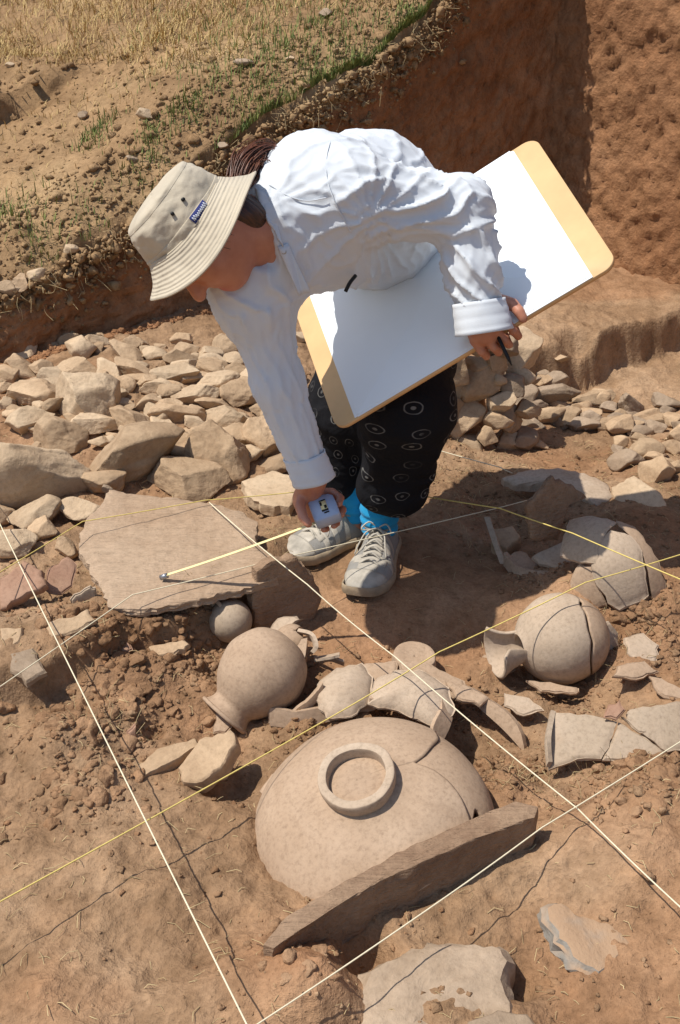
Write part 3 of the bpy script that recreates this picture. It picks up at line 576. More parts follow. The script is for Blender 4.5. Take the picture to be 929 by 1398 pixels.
# ---- round base half buried, long curved sherd
cbse = PZ(566, 902, -0.012); rb2 = 30 * depth_of(cbse) / FOCAL
bs = lathe('pot_base', [(rb2, -.035), (rb2 * 1.02, -.01), (rb2 * .97, .012), (rb2 * .85, .016), (rb2 * .5, .014), (0.0005, .012)], frame_from((0.06, -.1, 1)), (0, 0, 0), 'pot', None, 0.008, nu=48, nv=26, wob=.004, seed=9); bs.location = cbse
tag(bs, 'round grey pot base half buried behind the crushed vessel', 'pot')
ribbon('rim_sherd', [PZ(632, 948, -.02), PZ(655, 966, -.03), PZ(685, 992, -.045), PZ(708, 1016, -.06), PZ(718, 1030, -.07)], np.array([(.004, .010, .016), (.006, .012, .022), (.006, .014, .028), (.004, .012, .026), (0, .008, .012)]), .012, 'pot', None, 'long thick curved rim sherd running down towards the string', 'sherd')
# ---- rounded pot at the right
cp = PZ(765, 872, 0.03); rp = 62 * depth_of(cp) / FOCAL; Rp = frame_from(camdir(-0.93, -0.18, -0.22)); op = cp - Rp[:, 2] * rp * 1.0
pot = empty('cracked_pot', (cp[0], cp[1], -0.06)); tag(pot, 'cracked globular pot lying on its side with a broken spout to the left', 'pot')
pp = [(0.0005, 0), (rp * .5, rp * .08), (rp * .86, rp * .42), (rp, rp * .9), (rp * .95, rp * 1.3), (rp * .72, rp * 1.7), (rp * .42, rp * 1.92), (rp * .32, rp * 2.0)]
cut = lambda U: 0.36 + zig(np.cos(U), .03, 5, 3) + 0.02 * np.sin(U * 3)
lathe('pot_body', pp, Rp, op, 'pot_pale', pot, 0.006, t0=cut, nu=110, nv=50, wob=.002, seed=4)
lathe('pot_base', [(a * .975, b + rp * .0) for a, b in pp], Rp, op + np.array([.003, 0, -.003]), 'pot', pot, 0.006, t1=lambda U: cut(U) - 0.012, nu=110, nv=30, wob=.002, seed=4)
lathe('spout', [(rp * .36, rp * 1.72), (rp * .36, rp * 1.95), (rp * .46, rp * 2.3), (rp * .60, rp * 2.55)], Rp, op + np.array([0.0, 0, .004]), 'pot_pale', pot, 0.006, u0=lambda T: 2.6 + zig(T, .3, 4, 1), u1=lambda T: 6.9 + zig(T, .3, 4, 6), nu=50, nv=24, wob=.002)
slab('handle_flange', [(822,852),(834,850),(844,866),(847,890),(840,900),(830,888),(824,872)], 0.02, (.55, -.75, .4), 0.008, 'pot_pale', root=pot, seed=31, top=.0005)
for i, (P, lab) in enumerate([([(645,905),(662,893),(690,898),(704,910),(690,918),(660,918)], 'flat curved sherd directly under the spout of the cracked pot'),
    ([(690,946),(722,952),(742,968),(715,975),(690,962)], 'thin sherd lying between the long rim sherd and the cracked pot'),
    ([(720,928),(760,934),(790,938),(786,946),(740,942)], 'narrow sherd edge showing under the cracked pot'),
    ([(888,922),(905,926),(935,942),(935,956),(900,944)], 'pale rounded sherd at the right edge above the flat sherds'),
    ([(855,868),(880,862),(900,880),(896,905),(880,912),(858,890)], 'brown curved sherd in the earth right of the cracked pot'),
    ([(845,908),(880,902),(900,915),(870,925),(838,922)], 'dusty flat sherd just right of the cracked pot base')]):
    slab('sherd', P, -0.02 if i < 3 else 0.03, (-.1 + .05 * i, -.3, 1), 0.007, ['pot', 'pot_pale', 'pot'][i % 3], lab, 'sherd', seed=40 + i, curve=(3, .4 * i), top=.001)
# ---- flat sherds of a cylinder at the right edge
fs = empty('broken_vessel', tuple(PZ(850, 1035, 0))); tag(fs, 'broken grey vessel of joined flat sherds at the right edge', 'vessel')
nF = (-0.02, -0.42, 0.9); PF = PZ(835, 1000, 0.055); dm = (1.2, (850, 985))
slab('sherd', [(754,974),(760,968),(800,974),(842,985),(837,1002),(822,1032),(790,1030),(772,1036),(754,1040),(750,1004)], 0, nF, 0.009, 'pot_grey', root=fs, at=PF, seed=51, dome=dm, top=.0006, jit=.001)
slab('sherd', [(846,986),(872,1001),(912,1023),(880,1034),(825,1034),(840,1005)], 0, nF, 0.009, 'pot_grey', root=fs, at=PF - np.array([0, 0, .003]), seed=52, dome=dm, top=.0006, jit=.001)
slab('sherd', [(862,968),(900,960),(945,950),(945,1015),(914,1021),(886,1003),(860,980)], 0, nF, 0.009, 'pot_grey', root=fs, at=PF + np.array([0, 0, .004]), seed=53, dome=dm, top=.0006, jit=.001)
slab('sherd', [(833,962),(846,956),(853,968),(842,980),(826,978)], 0, nF, 0.008, 'pot_red', root=fs, at=PF + np.array([0, 0, .012]), seed=54, top=.0008)
slab('sherd', [(850,978),(862,982),(884,1000),(872,998)], 0, nF, 0.008, 'pot_grey', root=fs, at=PF + np.array([0, 0, .001]), seed=55)
ribbon('rim', [PZ(752, 1040, .02), PZ(750, 1005, .05), PZ(756, 970, .06)], (-.003, .0, -.012), .008, 'pot_grey', fs)
# ---- big broken storage jar at the upper right
pt = empty('storage_jar', tuple(PZ(845, 812, .06))); tag(pt, 'big broken storage jar of large pale sherds at the upper right', 'storage jar')
PP = PYy(835, 750, -0.10); nP = (-0.22, -0.55, 0.8); dm = (5.5, (828, 742))
for i, (P, m) in enumerate([([(776,687),(800,690),(842,706),(828,722),(822,738),(813,765),(792,760),(764,744),(768,722)], 'pot_pale'),
    ([(818,740),(834,722),(862,727),(876,745),(886,792),(868,803),(846,812),(830,806),(812,782),(808,762)], 'pot_pale'),
    ([(842,702),(868,710),(900,748),(914,785),(893,796),(882,758),(866,728),(846,714)], 'pot'),
    ([(792,764),(808,768),(814,788),(828,808),(806,812),(772,795),(782,774)], 'pot')]):
    slab('sherd', P, 0, nP, 0.011, m, root=pt, at=PP + np.array([0, 0, [.003, .0, -.004, -.008][i]]), seed=60 + i, dome=dm, top=.0012, jit=.0015)
slab('shade_dark_sherd', [(722,692),(757,652),(802,680),(778,690),(764,738),(728,738)], 0, (.45, -.88, .1), 0.012, 'slab_dark', root=pt, at=PYy(760, 700, 0.06), seed=66, top=.002)  # upright sherd, outlined as the board's shadow corner and coloured dark for shade
slab('wall_sherd', [(686,652),(720,641),(762,638),(800,645),(830,660),(838,676),(815,688),(785,676),(742,662),(706,662)], 0.035, (0, -.15, 1), 0.02, 'pot_pale', root=pt, seed=67, bulge=.012, top=.001)
slab('flat_stone', [(836,664),(866,648),(902,672),(910,690),(876,712),(860,716),(846,698)], 0.03, (-.15, -.3, 1), 0.02, 'stone_pale', 'pale flat triangular stone behind the storage jar at the right', 'stone', seed=68)
for i, (P, m, lab, z) in enumerate([([(727,757),(768,738),(784,748),(786,764),(766,774),(738,766)], 'pot_pale', 'pale squarish sherd lying on top of the pile left of the storage jar', .055),
    ([(672,722),(700,716),(711,733),(692,749),(674,742)], 'stone', 'small block of tan stone beside the thin standing sherd', .03),
    ([(735,777),(762,778),(788,768),(802,790),(770,799),(742,794)], 'pot', 'brown sherd under the squarish pale sherd', .03),
    ([(692,760),(712,752),(735,768),(738,790),(712,782)], 'pot', 'dusty sherd at the left end of the sherd pile', .02),
    ([(790,800),(812,812),(824,826),(790,822),(772,808)], 'pot_red', 'reddish sherd tilted at the foot of the storage jar', .02)]):
    slab('sherd', P, z, (-.2 + .1 * i, -.35, 1), [.012, .035, .012, .01, .01][i], m, lab, 'sherd', seed=70 + i, top=.0015, curve=(2, i))
ribbon('standing_sherd', [PZ(684, 770, .0), PZ(672, 738, .035), PZ(662, 707, .06)], (.012, -.006, .004), .008, 'pot_pale', None, 'thin pale sherd standing on end in the person\'s shadow', 'sherd')
ribbon('sherd', [PZ(690, 772, .0), PZ(706, 790, -.005), PZ(736, 800, -.005), PZ(765, 800, .0)], (.0, .01, .03), .009, 'pot', None, 'curved sherd standing at the front of the sherd pile', 'sherd')
# ---- stones and sherds at the left
for i, (x, y, w, h, m, lab) in enumerate([(50,706,80,46,'stone_pale','rounded pale stone at the left, below the rubble wall'),(112,698,66,40,'stone_pale','pale stone touching the left tip of the flagstone'),(24,742,66,46,'stone_pale','flat-topped pale stone under the white string at the left edge'),
    (5,700,36,44,'stone','brown stone cut by the left edge, below the big boulder'),(92,742,34,50,'stone','split orange brown stone against the flagstone corner'),(60,722,50,34,'stone','half hidden stone between the rounded stone and the flagstone'),(10,800,40,50,'pot_red','reddish lump of stone at the left edge beside the string'),(148,684,18,13,'stone_grey','small dark pebble lying on the flagstone tip')]):
    tag(px_stone(x, y, w, h, 900 + i, m, sink=0.2, lift=0.035 if i == 7 else 0), lab, 'stone')
for i, (P, z, n, th, m, lab) in enumerate([
    ([(98,820),(124,802),(131,804),(130,832),(101,846)], 0.082, (.35, -.9, .1), .007, 'pot_grey', 'thin grey sherd standing upright left of the flagstone'),
    ([(0,790),(32,765),(56,778),(62,798),(30,815),(0,832)], .10, (-.1, -.55, .8), .02, 'pot_red', 'reddish curved sherd at the left edge above the string crossing'),
    ([(66,778),(92,760),(104,770),(98,800),(84,810),(62,804)], .08, (.2, -.6, .8), .008, 'pot_red', 'pinkish sherd beside the reddish curved one'),
    ([(0,856),(30,855),(26,874),(10,886),(0,890)], 0.097, (0, -.2, 1), .014, 'stone', 'flat tan stone at the left edge, level with the small cup'),
    ([(14,892),(44,884),(62,916),(36,932),(14,908)], 0.087, (0, -.3, 1), .014, 'stone_grey', 'flat greyish stone just inside the left edge, on the bank'),
    ([(62,850),(98,842),(120,830),(130,846),(96,862),(66,872)], 0.097, (0, -.25, 1), .012, 'stone', 'flat stone lying under the upright grey sherd'),
    ([(205,880),(250,873),(259,879),(252,886),(214,894)], .034, (0, -.3, 1), .014, 'stone', 'small flat stone sticking out of the bank below the flagstone'),
    ([(158,872),(168,868),(180,886),(170,892)], .03, (-.2, -.6, .7), .01, 'pot_red', 'small reddish sherd in the bank face'),
    ([(55,992),(92,977),(102,990),(64,1011)], .035, (0, -.3, 1), .02, 'stone', 'small oblong stone on top of the earth lump at the left'),
    ([(188,1044),(214,1022),(266,1007),(272,1018),(228,1044),(196,1060)], .0, (0, -.25, 1), .025, 'stone', 'long flat stone lying left of the tilted dark stone'),
    ([(243,1046),(272,1008),(314,995),(322,1014),(302,1048),(276,1066),(250,1066)], .015, (-.15, -.35, 1), .035, 'stone', 'tilted flat stone casting a dark shadow left of the bowl'),
    ([(176,1000),(186,990),(188,1022),(180,1036)], .0, (.5, -.7, .4), .01, 'pot_red', 'thin reddish sherd standing beside the long flat stone'),
    ([(355,1078),(372,1056),(410,1032),(420,1038),(388,1066),(360,1086)], -.01, (-.3, -.3, 1), .008, 'pot', 'narrow sherd slipped on the upper left of the bowl')]):
    slab('sherd' if 'sherd' in lab else 'flat_stone', P, z, n, th, m, lab, 'sherd' if 'sherd' in lab else 'stone', seed=80 + i, top=.0025 if 'stone' in m else .001, side=.004 if 'stone' in m else .002)
# ------------------------------------------------------------------ grid strings
def string(pts, mat, label, r=0.0016, sag=0.004):
    w = [PZ(a, b, z) for a, b, z in pts]; out = []
    for a, b in zip(w[:-1], w[1:]):
        t = np.linspace(0, 1, 14)[:, None]; out.append((a + (b - a) * t + np.array([0, 0, -1]) * sag * 4 * t * (1 - t))[:-1] if b is not w[-1] else a + (b - a) * t + np.array([0, 0, -1]) * sag * 4 * t * (1 - t))
    c = np.concatenate(out); v, f = tube(c, r, 7); o = ob('string', mesh_np('string', v - c[0], f), MAT[mat]); o.location = c[0]; return tag(o, label, 'string', 'excavation grid strings')
string([(-60, 593, .15), (0, 715, .14), (337, 1398, .10), (400, 1530, .09)], 'string_white', 'white string running steeply down the left foreground', 0.0012)
string([(286, 686, .128), (420, 798, .15), (540, 897, .10), (790, 1105, .07), (990, 1293, .07)], 'string_white', 'white string running diagonally from the flagstone to the lower right', 0.0012)
string([(-60, 1264, .08), (440, 986, .08), (600, 890, .10), (800, 795, .16), (980, 741, .18)], 'string_yellow', 'yellow string crossing the whole middle over bowl and crushed vessel', 0.0012, 0.002)
string([(300, 1432, .07), (565, 1255, .075), (740, 1130, .075), (980, 980, .08)], 'string_white', 'white string crossing the lower right in front of the slab', 0.0011, 0.002)
string([(-40, 965, .11), (181, 812, .12), (384, 762, .115), (640, 703, .10), (720, 683, .09)], 'string_white', 'thin pale string passing right behind the front shoe laces', 0.0011, 0.001)
string([(-40, 805, .14), (113, 712, .14), (280, 683, .13), (402, 672, .12)], 'string_yellow', 'thin yellow string over the far side of the flagstone to the hand', 0.0011, 0.001)
string([(560, 674, .13), (683, 694, .18), (782, 728, .20), (980, 812, .20)], 'string_yellow', 'yellow string running over the storage jar to the right edge', 0.0013, 0.001)
string([(590, 612, .05), (683, 638, .03), (700, 646, 0.02)], 'string_white', 'short white string between the trousers and the wall end', 0.0013, 0.001)
# ------------------------------------------------------------------ the person: distance fields turned into skins
class Vol:
    def __init__(s, lo, hi, res):
        s.lo = np.asarray(lo, float); s.res = res; n = np.ceil((np.asarray(hi) - s.lo) / res).astype(int) + 1; s.n = n
        s.f = np.full(n, 0.5, np.float32)
    def sub(s, lo, hi):
        a = np.clip(np.floor((np.asarray(lo) - s.lo) / s.res).astype(int), 0, s.n - 1); b = np.clip(np.ceil((np.asarray(hi) - s.lo) / s.res).astype(int) + 1, 1, s.n)
        sl = tuple(slice(p, max(q, p + 1)) for p, q in zip(a, b)); g = np.meshgrid(*[s.lo[i] + s.res * np.arange(sl[i].start, sl[i].stop) for i in range(3)], indexing='ij')
        return sl, np.stack(g, -1).astype(np.float32)
    def put(s, fn, lo, hi, k=0.02, cut=False):
        sl, p = s.sub(np.asarray(lo) - k * 1.5, np.asarray(hi) + k * 1.5); g = fn(p); a = s.f[sl]
        if cut:
            g = -g; h = np.clip(.5 - .5 * (g - a) / -k * -1, 0, 1); h = np.clip(.5 + .5 * (g - a) / k, 0, 1); s.f[sl] = a + (g - a) * h + k * h * (1 - h)
        else:
            h = np.clip(.5 + .5 * (a - g) / k, 0, 1); s.f[sl] = a + (g - a) * h - k * h * (1 - h)
    def cone(s, a, b, r1, r2, k=0.02, cut=False, wr=None):
        a = np.asarray(a, float); b = np.asarray(b, float); ba = b - a; L2 = float(ba @ ba) + 1e-9; R = max(r1, r2) + 0.012
        def fn(p):
            q = p - a.astype(np.float32); t = np.clip(q @ (ba / L2).astype(np.float32), 0, 1); d = q - t[..., None] * ba.astype(np.float32)
            ln = np.sqrt((d * d).sum(-1)); r = r1 + (r2 - r1) * t
            if wr is not None:      # cloth folds running round or along the limb
                amp, fa, fb, sd = wr; l = math.sqrt(L2); r = r + amp * ridge(t * l * fa + 1.3 * vnoise(d[..., 0] * 7, d[..., 1] * 7, t * l * 7, sd + 1), d[..., 0] * fb, d[..., 1] * fb + d[..., 2] * fb, sd)
            return ln - r
        s.put(fn, np.minimum(a, b) - R, np.maximum(a, b) + R, k, cut)
    def ell(s, c, R, rads, k=0.02, cut=False):
        c = np.asarray(c, float); rads = np.asarray(rads, float); m = rads.max() + 0.01
        def fn(p):
            q = ((p - c) @ np.asarray(R)); k0 = np.sqrt(((q / rads) ** 2).sum(-1)) + 1e-6; k1 = np.sqrt(((q / rads ** 2) ** 2).sum(-1)) + 1e-6; return k0 * (k0 - 1) / k1
        s.put(fn, c - m, c + m, k, cut)
    def mesh(s):
        f = s.f; n = f.shape; neg = f < 0
        cnt = np.zeros([q - 1 for q in n], np.int8); acc = np.zeros([q - 1 for q in n] + [3], np.float32)
        for ax in range(3):
            sa = [slice(None)] * 3; sb = [slice(None)] * 3; sa[ax] = slice(0, -1); sb[ax] = slice(1, None)
            fa = f[tuple(sa)]; fb = f[tuple(sb)]; cr = neg[tuple(sa)] != neg[tuple(sb)]; idx = np.argwhere(cr)
            va = fa[cr]; vb = fb[cr]; t = va / (va - vb); pos = idx.astype(np.float32); pos[:, ax] += t
            o1, o2 = [q for q in range(3) if q != ax]
            for e1 in (0, 1):
                for e2 in (0, 1):
                    c = idx.copy(); c[:, o1] -= e1; c[:, o2] -= e2
                    ok = (c >= 0).all(1) & (c < np.array(cnt.shape)).all(1); cc = c[ok]
                    np.add.at(cnt, tuple(cc.T), 1); np.add.at(acc, tuple(cc.T), pos[ok])
        act = cnt > 0; ids = np.full(cnt.shape, -1, np.int64); ids[act] = np.arange(act.sum())
        V = acc[act] / cnt[act][:, None] * s.res + s.lo; F = []
        for ax in range(3):
            sa = [slice(None)] * 3; sb = [slice(None)] * 3; sa[ax] = slice(0, -1); sb[ax] = slice(1, None)
            na = neg[tuple(sa)]; nb = neg[tuple(sb)]; idx = np.argwhere(na != nb); o1, o2 = (ax + 1) % 3, (ax + 2) % 3
            ok = (idx[:, o1] > 0) & (idx[:, o2] > 0) & (idx[:, o1] < n[o1] - 1) & (idx[:, o2] < n[o2] - 1); idx = idx[ok]; sg = na[tuple(idx.T)]
            def g(d1, d2): c = idx.copy(); c[:, o1] -= d1; c[:, o2] -= d2; return ids[tuple(c.T)]
            q = np.stack([g(1, 1), g(0, 1), g(0, 0), g(1, 0)], 1); q[~sg] = q[~sg][:, ::-1]; F.append(q)
        return V, np.concatenate(F)
def ridge(x, y, z, sd):
    v = vnoise(x, y, z, sd); w = vnoise(x * 2.1 + 5, y * 2.3, z * 2.3, sd + 3); return 1.25 - 3.6 * np.sqrt(v * v + 0.003) + 0.55 - 1.4 * np.sqrt(w * w + 0.004)
def relax(V, F, it=2, w=0.5):
    e = np.concatenate([F[:, [0, 1]], F[:, [1, 2]], F[:, [2, 3]], F[:, [3, 0]]])
    for _ in range(it):
        a = np.zeros_like(V); c = np.zeros(len(V)); np.add.at(a, e[:, 0], V[e[:, 1]]); np.add.at(a, e[:, 1], V[e[:, 0]]); np.add.at(c, e[:, 0], 1); np.add.at(c, e[:, 1], 1); V = V * (1 - w) + w * a / c[:, None]
    return V
def cloth_mat(name, c, var=0.04, weave=900, rough=0.85, bs=0.25, trans=0.0, fold=0.3, fsc=16):
    m, n, l, b = new_mat(name); v = obj_coord(n); a = noise_node(n, l, v, 14, 4)
    l.new(ramp(n, l, a.outputs[0], [(.3, tuple(x * (1 - var) for x in c)), (.7, tuple(min(1, x * (1 + var)) for x in c))]).outputs[0], b.inputs['Base Color'])
    base = b.inputs['Base Color'].links[0].from_socket; dn = noise_node(n, l, v, 5.5, 7, .7); l.new(mix(n, l, ramp(n, l, dn.outputs[0], [(.52, (0, 0, 0)), (.72, (.16, .16, .16))]).outputs[0], base, tuple(x * y for x, y in zip(c, (.78, .66, .52)))), b.inputs['Base Color'])
    b.inputs['Roughness'].default_value = rough; b.inputs['Specular IOR Level'].default_value = 0.15; b.inputs['Sheen Weight'].default_value = 0.1
    f = noise_node(n, l, v, weave, 2); fo = noise_node(n, l, v, fsc, 2, 0.45, 0.8)
    try: fo.noise_type = 'RIDGED_MULTIFRACTAL' if fold > .3 else 'FBM'
    except Exception: pass
    p = bump(n, l, None, fo.outputs[0], fold, 0.02); bump(n, l, b, f.outputs[0], bs, 0.0015, p); return m
MAT['shirt'] = cloth_mat('white_cotton', (0.62, 0.655, 0.69), 0.03, 700, fold=0.31, fsc=9)
MAT['hat'] = cloth_mat('khaki_canvas', (0.50, 0.435, 0.33), 0.10, 600, fold=0.25, fsc=22)
MAT['sock'] = cloth_mat('blue_sock', (0.02, 0.30, 0.56), 0.12, 500)
MAT['shoe'] = cloth_mat('grey_mesh', (0.26, 0.245, 0.22), 0.2, 500, bs=0.6, fold=0.1)
MAT['shoe_trim'] = plain_mat('shoe_trim', (0.40, 0.36, 0.295), 0.55, 0.3, 30, 0.15)
MAT['sole'] = plain_mat('rubber_sole', (0.34, 0.26, 0.17), 0.8, 0.25, 40, 0.3)
MAT['lace'] = plain_mat('lace', (0.44, 0.40, 0.33), 0.9, 0.1, 90)
def hair_material(c1, c2):
    m, n, l, b = new_mat('brown_hair_streaks'); v = obj_coord(n); out = []
    for dvec, k in ((hF * .75 + hU * .35, 330.0), (hS, 120.0), (hU * .8 - hF * .3, 14.0)):
        q = n.new('ShaderNodeVectorMath'); q.operation = 'DOT_PRODUCT'; l.new(v, q.inputs[0]); q.inputs[1].default_value = tuple(np.asarray(dvec) * k); out.append(q.outputs['Value'])
    cx_ = n.new('ShaderNodeCombineXYZ'); [l.new(o_, cx_.inputs[i]) for i, o_ in enumerate(out)]
    a = noise_node(n, l, cx_.outputs[0], 1.0, 3, .6); l.new(ramp(n, l, a.outputs[0], [(.35, c1), (.68, c2)]).outputs[0], b.inputs['Base Color']); b.inputs['Roughness'].default_value = .45; bump(n, l, b, a.outputs[0], .8, .003); return m
MAT['hair'] = plain_mat('brown_hair', (0.12, 0.04, 0.018), 0.40, 0.5, 60, 0.0, 300, spec=0.5)
def skin_material():
    m, n, l, b = new_mat('skin'); v = obj_coord(n); a = noise_node(n, l, v, 35, 5)
    col = ramp(n, l, a.outputs[0], [(.3, (0.42, 0.165, 0.095)), (.7, (0.52, 0.235, 0.145))]).outputs[0]
    at = n.new('ShaderNodeAttribute'); at.attribute_name = 'lips'; col = mix(n, l, at.outputs['Fac'], col, (0.42, 0.10, 0.08))
    l.new(col, b.inputs['Base Color']); b.inputs['Roughness'].default_value = 0.5; b.inputs['Subsurface Weight'].default_value = 0.12; b.inputs['Subsurface Radius'].default_value = (0.012, 0.004, 0.002); b.inputs['Subsurface Scale'].default_value = 0.5
    f = noise_node(n, l, v, 260, 4); bump(n, l, b, f.outputs[0], 0.18, 0.0012); return m
MAT['skin'] = skin_material()
def trouser_material():
    m, n, l, b = new_mat('black_printed_cotton'); uv = n.new('ShaderNodeUVMap'); uv.uv_map = 'UVMap'
    vo = n.new('ShaderNodeTexVoronoi'); vo.voronoi_dimensions = '2D'; vo.inputs['Scale'].default_value = 21; vo.inputs['Randomness'].default_value = 0.45
    wn_ = noise_node(n, l, uv.outputs[0], 40, 2); off = n.new('ShaderNodeVectorMath'); off.operation = 'MULTIPLY_ADD'; l.new(wn_.outputs['Color'], off.inputs[0]); off.inputs[1].default_value = (.006, .006, 0); l.new(uv.outputs[0], off.inputs[2])
    l.new(off.outputs[0], vo.inputs['Vector'])
    d = vo.outputs['Distance']; r = ramp(n, l, d, [(0.0, (1, 1, 1)), (0.055, (1, 1, 1)), (0.075, (0, 0, 0)), (0.195, (0, 0, 0)), (0.212, (1, 1, 1)), (0.228, (1, 1, 1)), (0.246, (0, 0, 0))]).outputs[0]
    fade = noise_node(n, l, uv.outputs[0], 26, 3); fa = ramp(n, l, fade.outputs[0], [(.36, (0.08, .08, .08)), (.6, (0.75, .75, .75))]).outputs[0]
    col = mix(n, l, mix(n, l, 1.0, r, fa, 'MULTIPLY'), (0.009, 0.009, 0.011), (0.22, 0.215, 0.20)); l.new(col, b.inputs['Base Color'])
    b.inputs['Roughness'].default_value = 0.85; b.inputs['Specular IOR Level'].default_value = 0.15
    v = obj_coord(n); fo = noise_node(n, l, v, 18, 4, .5, .8); bump(n, l, b, fo.outputs[0], 0.4, 0.02); return m
MAT['trousers'] = trouser_material()

# ---- drawing board first: its plane fixes the left arm
BD = 2.38; bpx = [(384, 408), (472, 580), (858, 350), (718, 194)]; bd = [1.0, 0.888, 0.8254, 0.9374]
B1, B2, B3, B4 = [D(p[0], p[1], BD * q) for p, q in zip(bpx, bd)]
bl = unit(((B3 - B2) + (B4 - B1)) / 2); bu = (B1 - B2) + (B4 - B3); bu = unit(bu - bl * np.dot(bu, bl)); bn = np.cross(bl, bu)
if np.dot(bn, CAM - B2) < 0: bn = -bn
LB = (np.linalg.norm(B3 - B2) + np.linalg.norm(B4 - B1)) / 2; HB = (np.linalg.norm(B1 - B2) + np.linalg.norm(B4 - B3)) / 2
BC = (B1 + B2 + B3 + B4) / 4
def bpt(a, b, c=0.0): return BC + bl * a * LB / 2 + bu * b * HB / 2 + bn * c      # a,b in -1..1
def board_depth(px, py): d = ray(px, py); return float(np.dot(BC - CAM, bn) / np.dot(d, bn))
# ---- joints
hipc = D(562, 362, 2.50); mid = D(502, 284, 2.17); upp = D(432, 280, 2.00); neckb = D(366, 312, 1.93)
shL = D(478, 270, 1.94); elL = D(628, 288, 1.985); wrL = D(660, 448, board_depth(660, 448) - 0.045)
shR = D(346, 400, 1.99); elR = D(380, 525, 2.05); wrR = D(427, 652, 2.11)
hU = unit(camdir(-.93, .14, -.32)); hF = camdir(-.17, -.95, .12); hF = unit(hF - hU * np.dot(hF, hU)); hS = np.cross(hU, hF)
if np.dot(hS, CAM) < 0: hS = -hS
hc = D(266, 315, 1.865)
hd = lambda s_, f_, u_: hc + (hS * s_ + hF * f_ + hU * (u_ if u_ > 0 else u_ * .92)) * .96
HR = np.stack([hS, hF, hU], 1)
tapeC = D(441, 691, 2.135)
person = empty('person', (0.03, 0.02, 0)); tag(person, 'person in bucket hat, white shirt and black printed trousers bending down to measure', 'person')
# ---- body
B = Vol((-0.42, -0.40, -0.02), (0.40, 0.50, 1.02), 0.0042)
B.ell(hd(0, -.004, .010), HR, (.070, .080, .074)); B.ell(hd(0, .022, -.045), HR, (.060, .066, .070), .03); B.ell(hd(0, .060, -.088), HR, (.030, .026, .022), .025)
for s_ in (-1, 1):
    B.ell(hd(s_ * .036, .055, -.035), HR, (.026, .026, .028), .02); B.ell(hd(s_ * .031, .088, .002), HR, (.017, .014, .010), .008, True); B.ell(hd(s_ * .031, .078, .002), HR, (.013, .013, .012), .004)
    B.ell(hd(s_ * .074, -.012, -.01), HR, (.009, .018, .030), .006); B.cone(hd(s_ * .012, .084, .018), hd(s_ * .045, .076, .016), .009, .006, .012)
B.cone(hd(0, .082, .005), hd(0, .108, -.030), .008, .0125, .012)
for s_ in (-1, 1): B.ell(hd(s_ * .011, .096, -.033), HR, (.008, .009, .007), .006)
B.cone(hd(-.018, .080, -.060), hd(.018, .080, -.060), .0075, .0075, .006); B.cone(hd(-.015, .080, -.071), hd(.015, .080, -.071), .0080, .0080, .006); B.cone(hd(-.02, .090, -.0655), hd(.02, .090, -.0655), .0025, .0025, .004, True)
B.cone(hd(0, -.022, -.05), neckb, .050, .054, .03); B.cone(neckb, upp, .055, .085, .03); B.cone(upp, mid, .085, .10, .05); B.cone(mid, hipc, .10, .11, .05)
chest = D(392, 350, 1.985); B.cone(neckb, chest, .050, .045, .03); B.cone(D(350, 338, 1.925), D(384, 368, 1.945), .034, .026, .02)
for a, b_, c_, s_, d_, e_ in ((shL, elL, wrL, .05, .040, .027), (shR, elR, wrR, .045, .032, .023)):
    B.cone(upp, a, .07, s_, .04); B.cone(a, b_, s_, d_, .03); B.cone(b_, c_, d_ * .95, e_, .02)
t1 = PZ(484, 814, .005); t2 = PZ(392, 760, .03)
an1 = np.array([t1[0] + .058, t1[1] + .195, .13]); an2 = np.array([t2[0] + .150, t2[1] + .120, .14])
legs = [(D(565, 400, 2.38), D(556, 545, 2.26), an1, t1), (D(500, 400, 2.42), D(470, 540, 2.45), an2, t2)]
for h_, k_, a_, t_ in legs:
    B.cone(hipc, h_, .11, .085, .05); B.cone(h_, k_, .085, .055, .04); B.cone(k_, a_, .050, .032, .03); l_ = a_ * 1.0; l_[2] = .05; B.cone(a_, l_, .030, .028, .02); f_ = a_ * .5 + t_ * .5; f_[2] = .038; B.cone(l_, f_, .024, .016, .02)
# right hand round the tape measure
pw = wrR; palm = D(421, 682, 2.165); B.cone(pw, palm, .026, .029, .02); B.cone(palm, D(432, 700, 2.175), .026, .022, .015)
def finger(V, pts, r0, r1):
    for i in range(len(pts) - 1): V.cone(pts[i], pts[i + 1], r0 + (r1 - r0) * i / (len(pts) - 1), r0 + (r1 - r0) * (i + 1) / (len(pts) - 1), .0025)
finger(B, [D(414, 672, 2.14), D(410, 692, 2.115), D(414, 706, 2.10), D(421, 715, 2.092)], .0115, .0085)     # thumb down the near side
finger(B, [D(436, 672, 2.185), D(454, 672, 2.185), D(465, 680, 2.16), D(463, 688, 2.135)], .0095, .0075)
finger(B, [D(438, 684, 2.19), D(456, 688, 2.19), D(468, 696, 2.165), D(466, 703, 2.14)], .0095, .0075)
finger(B, [D(436, 698, 2.19), D(450, 706, 2.185), D(460, 714, 2.16), D(456, 718, 2.135)], .009, .007)
finger(B, [D(432, 706, 2.18), D(440, 717, 2.175), D(446, 722, 2.155), D(442, 723, 2.135)], .008, .0065)
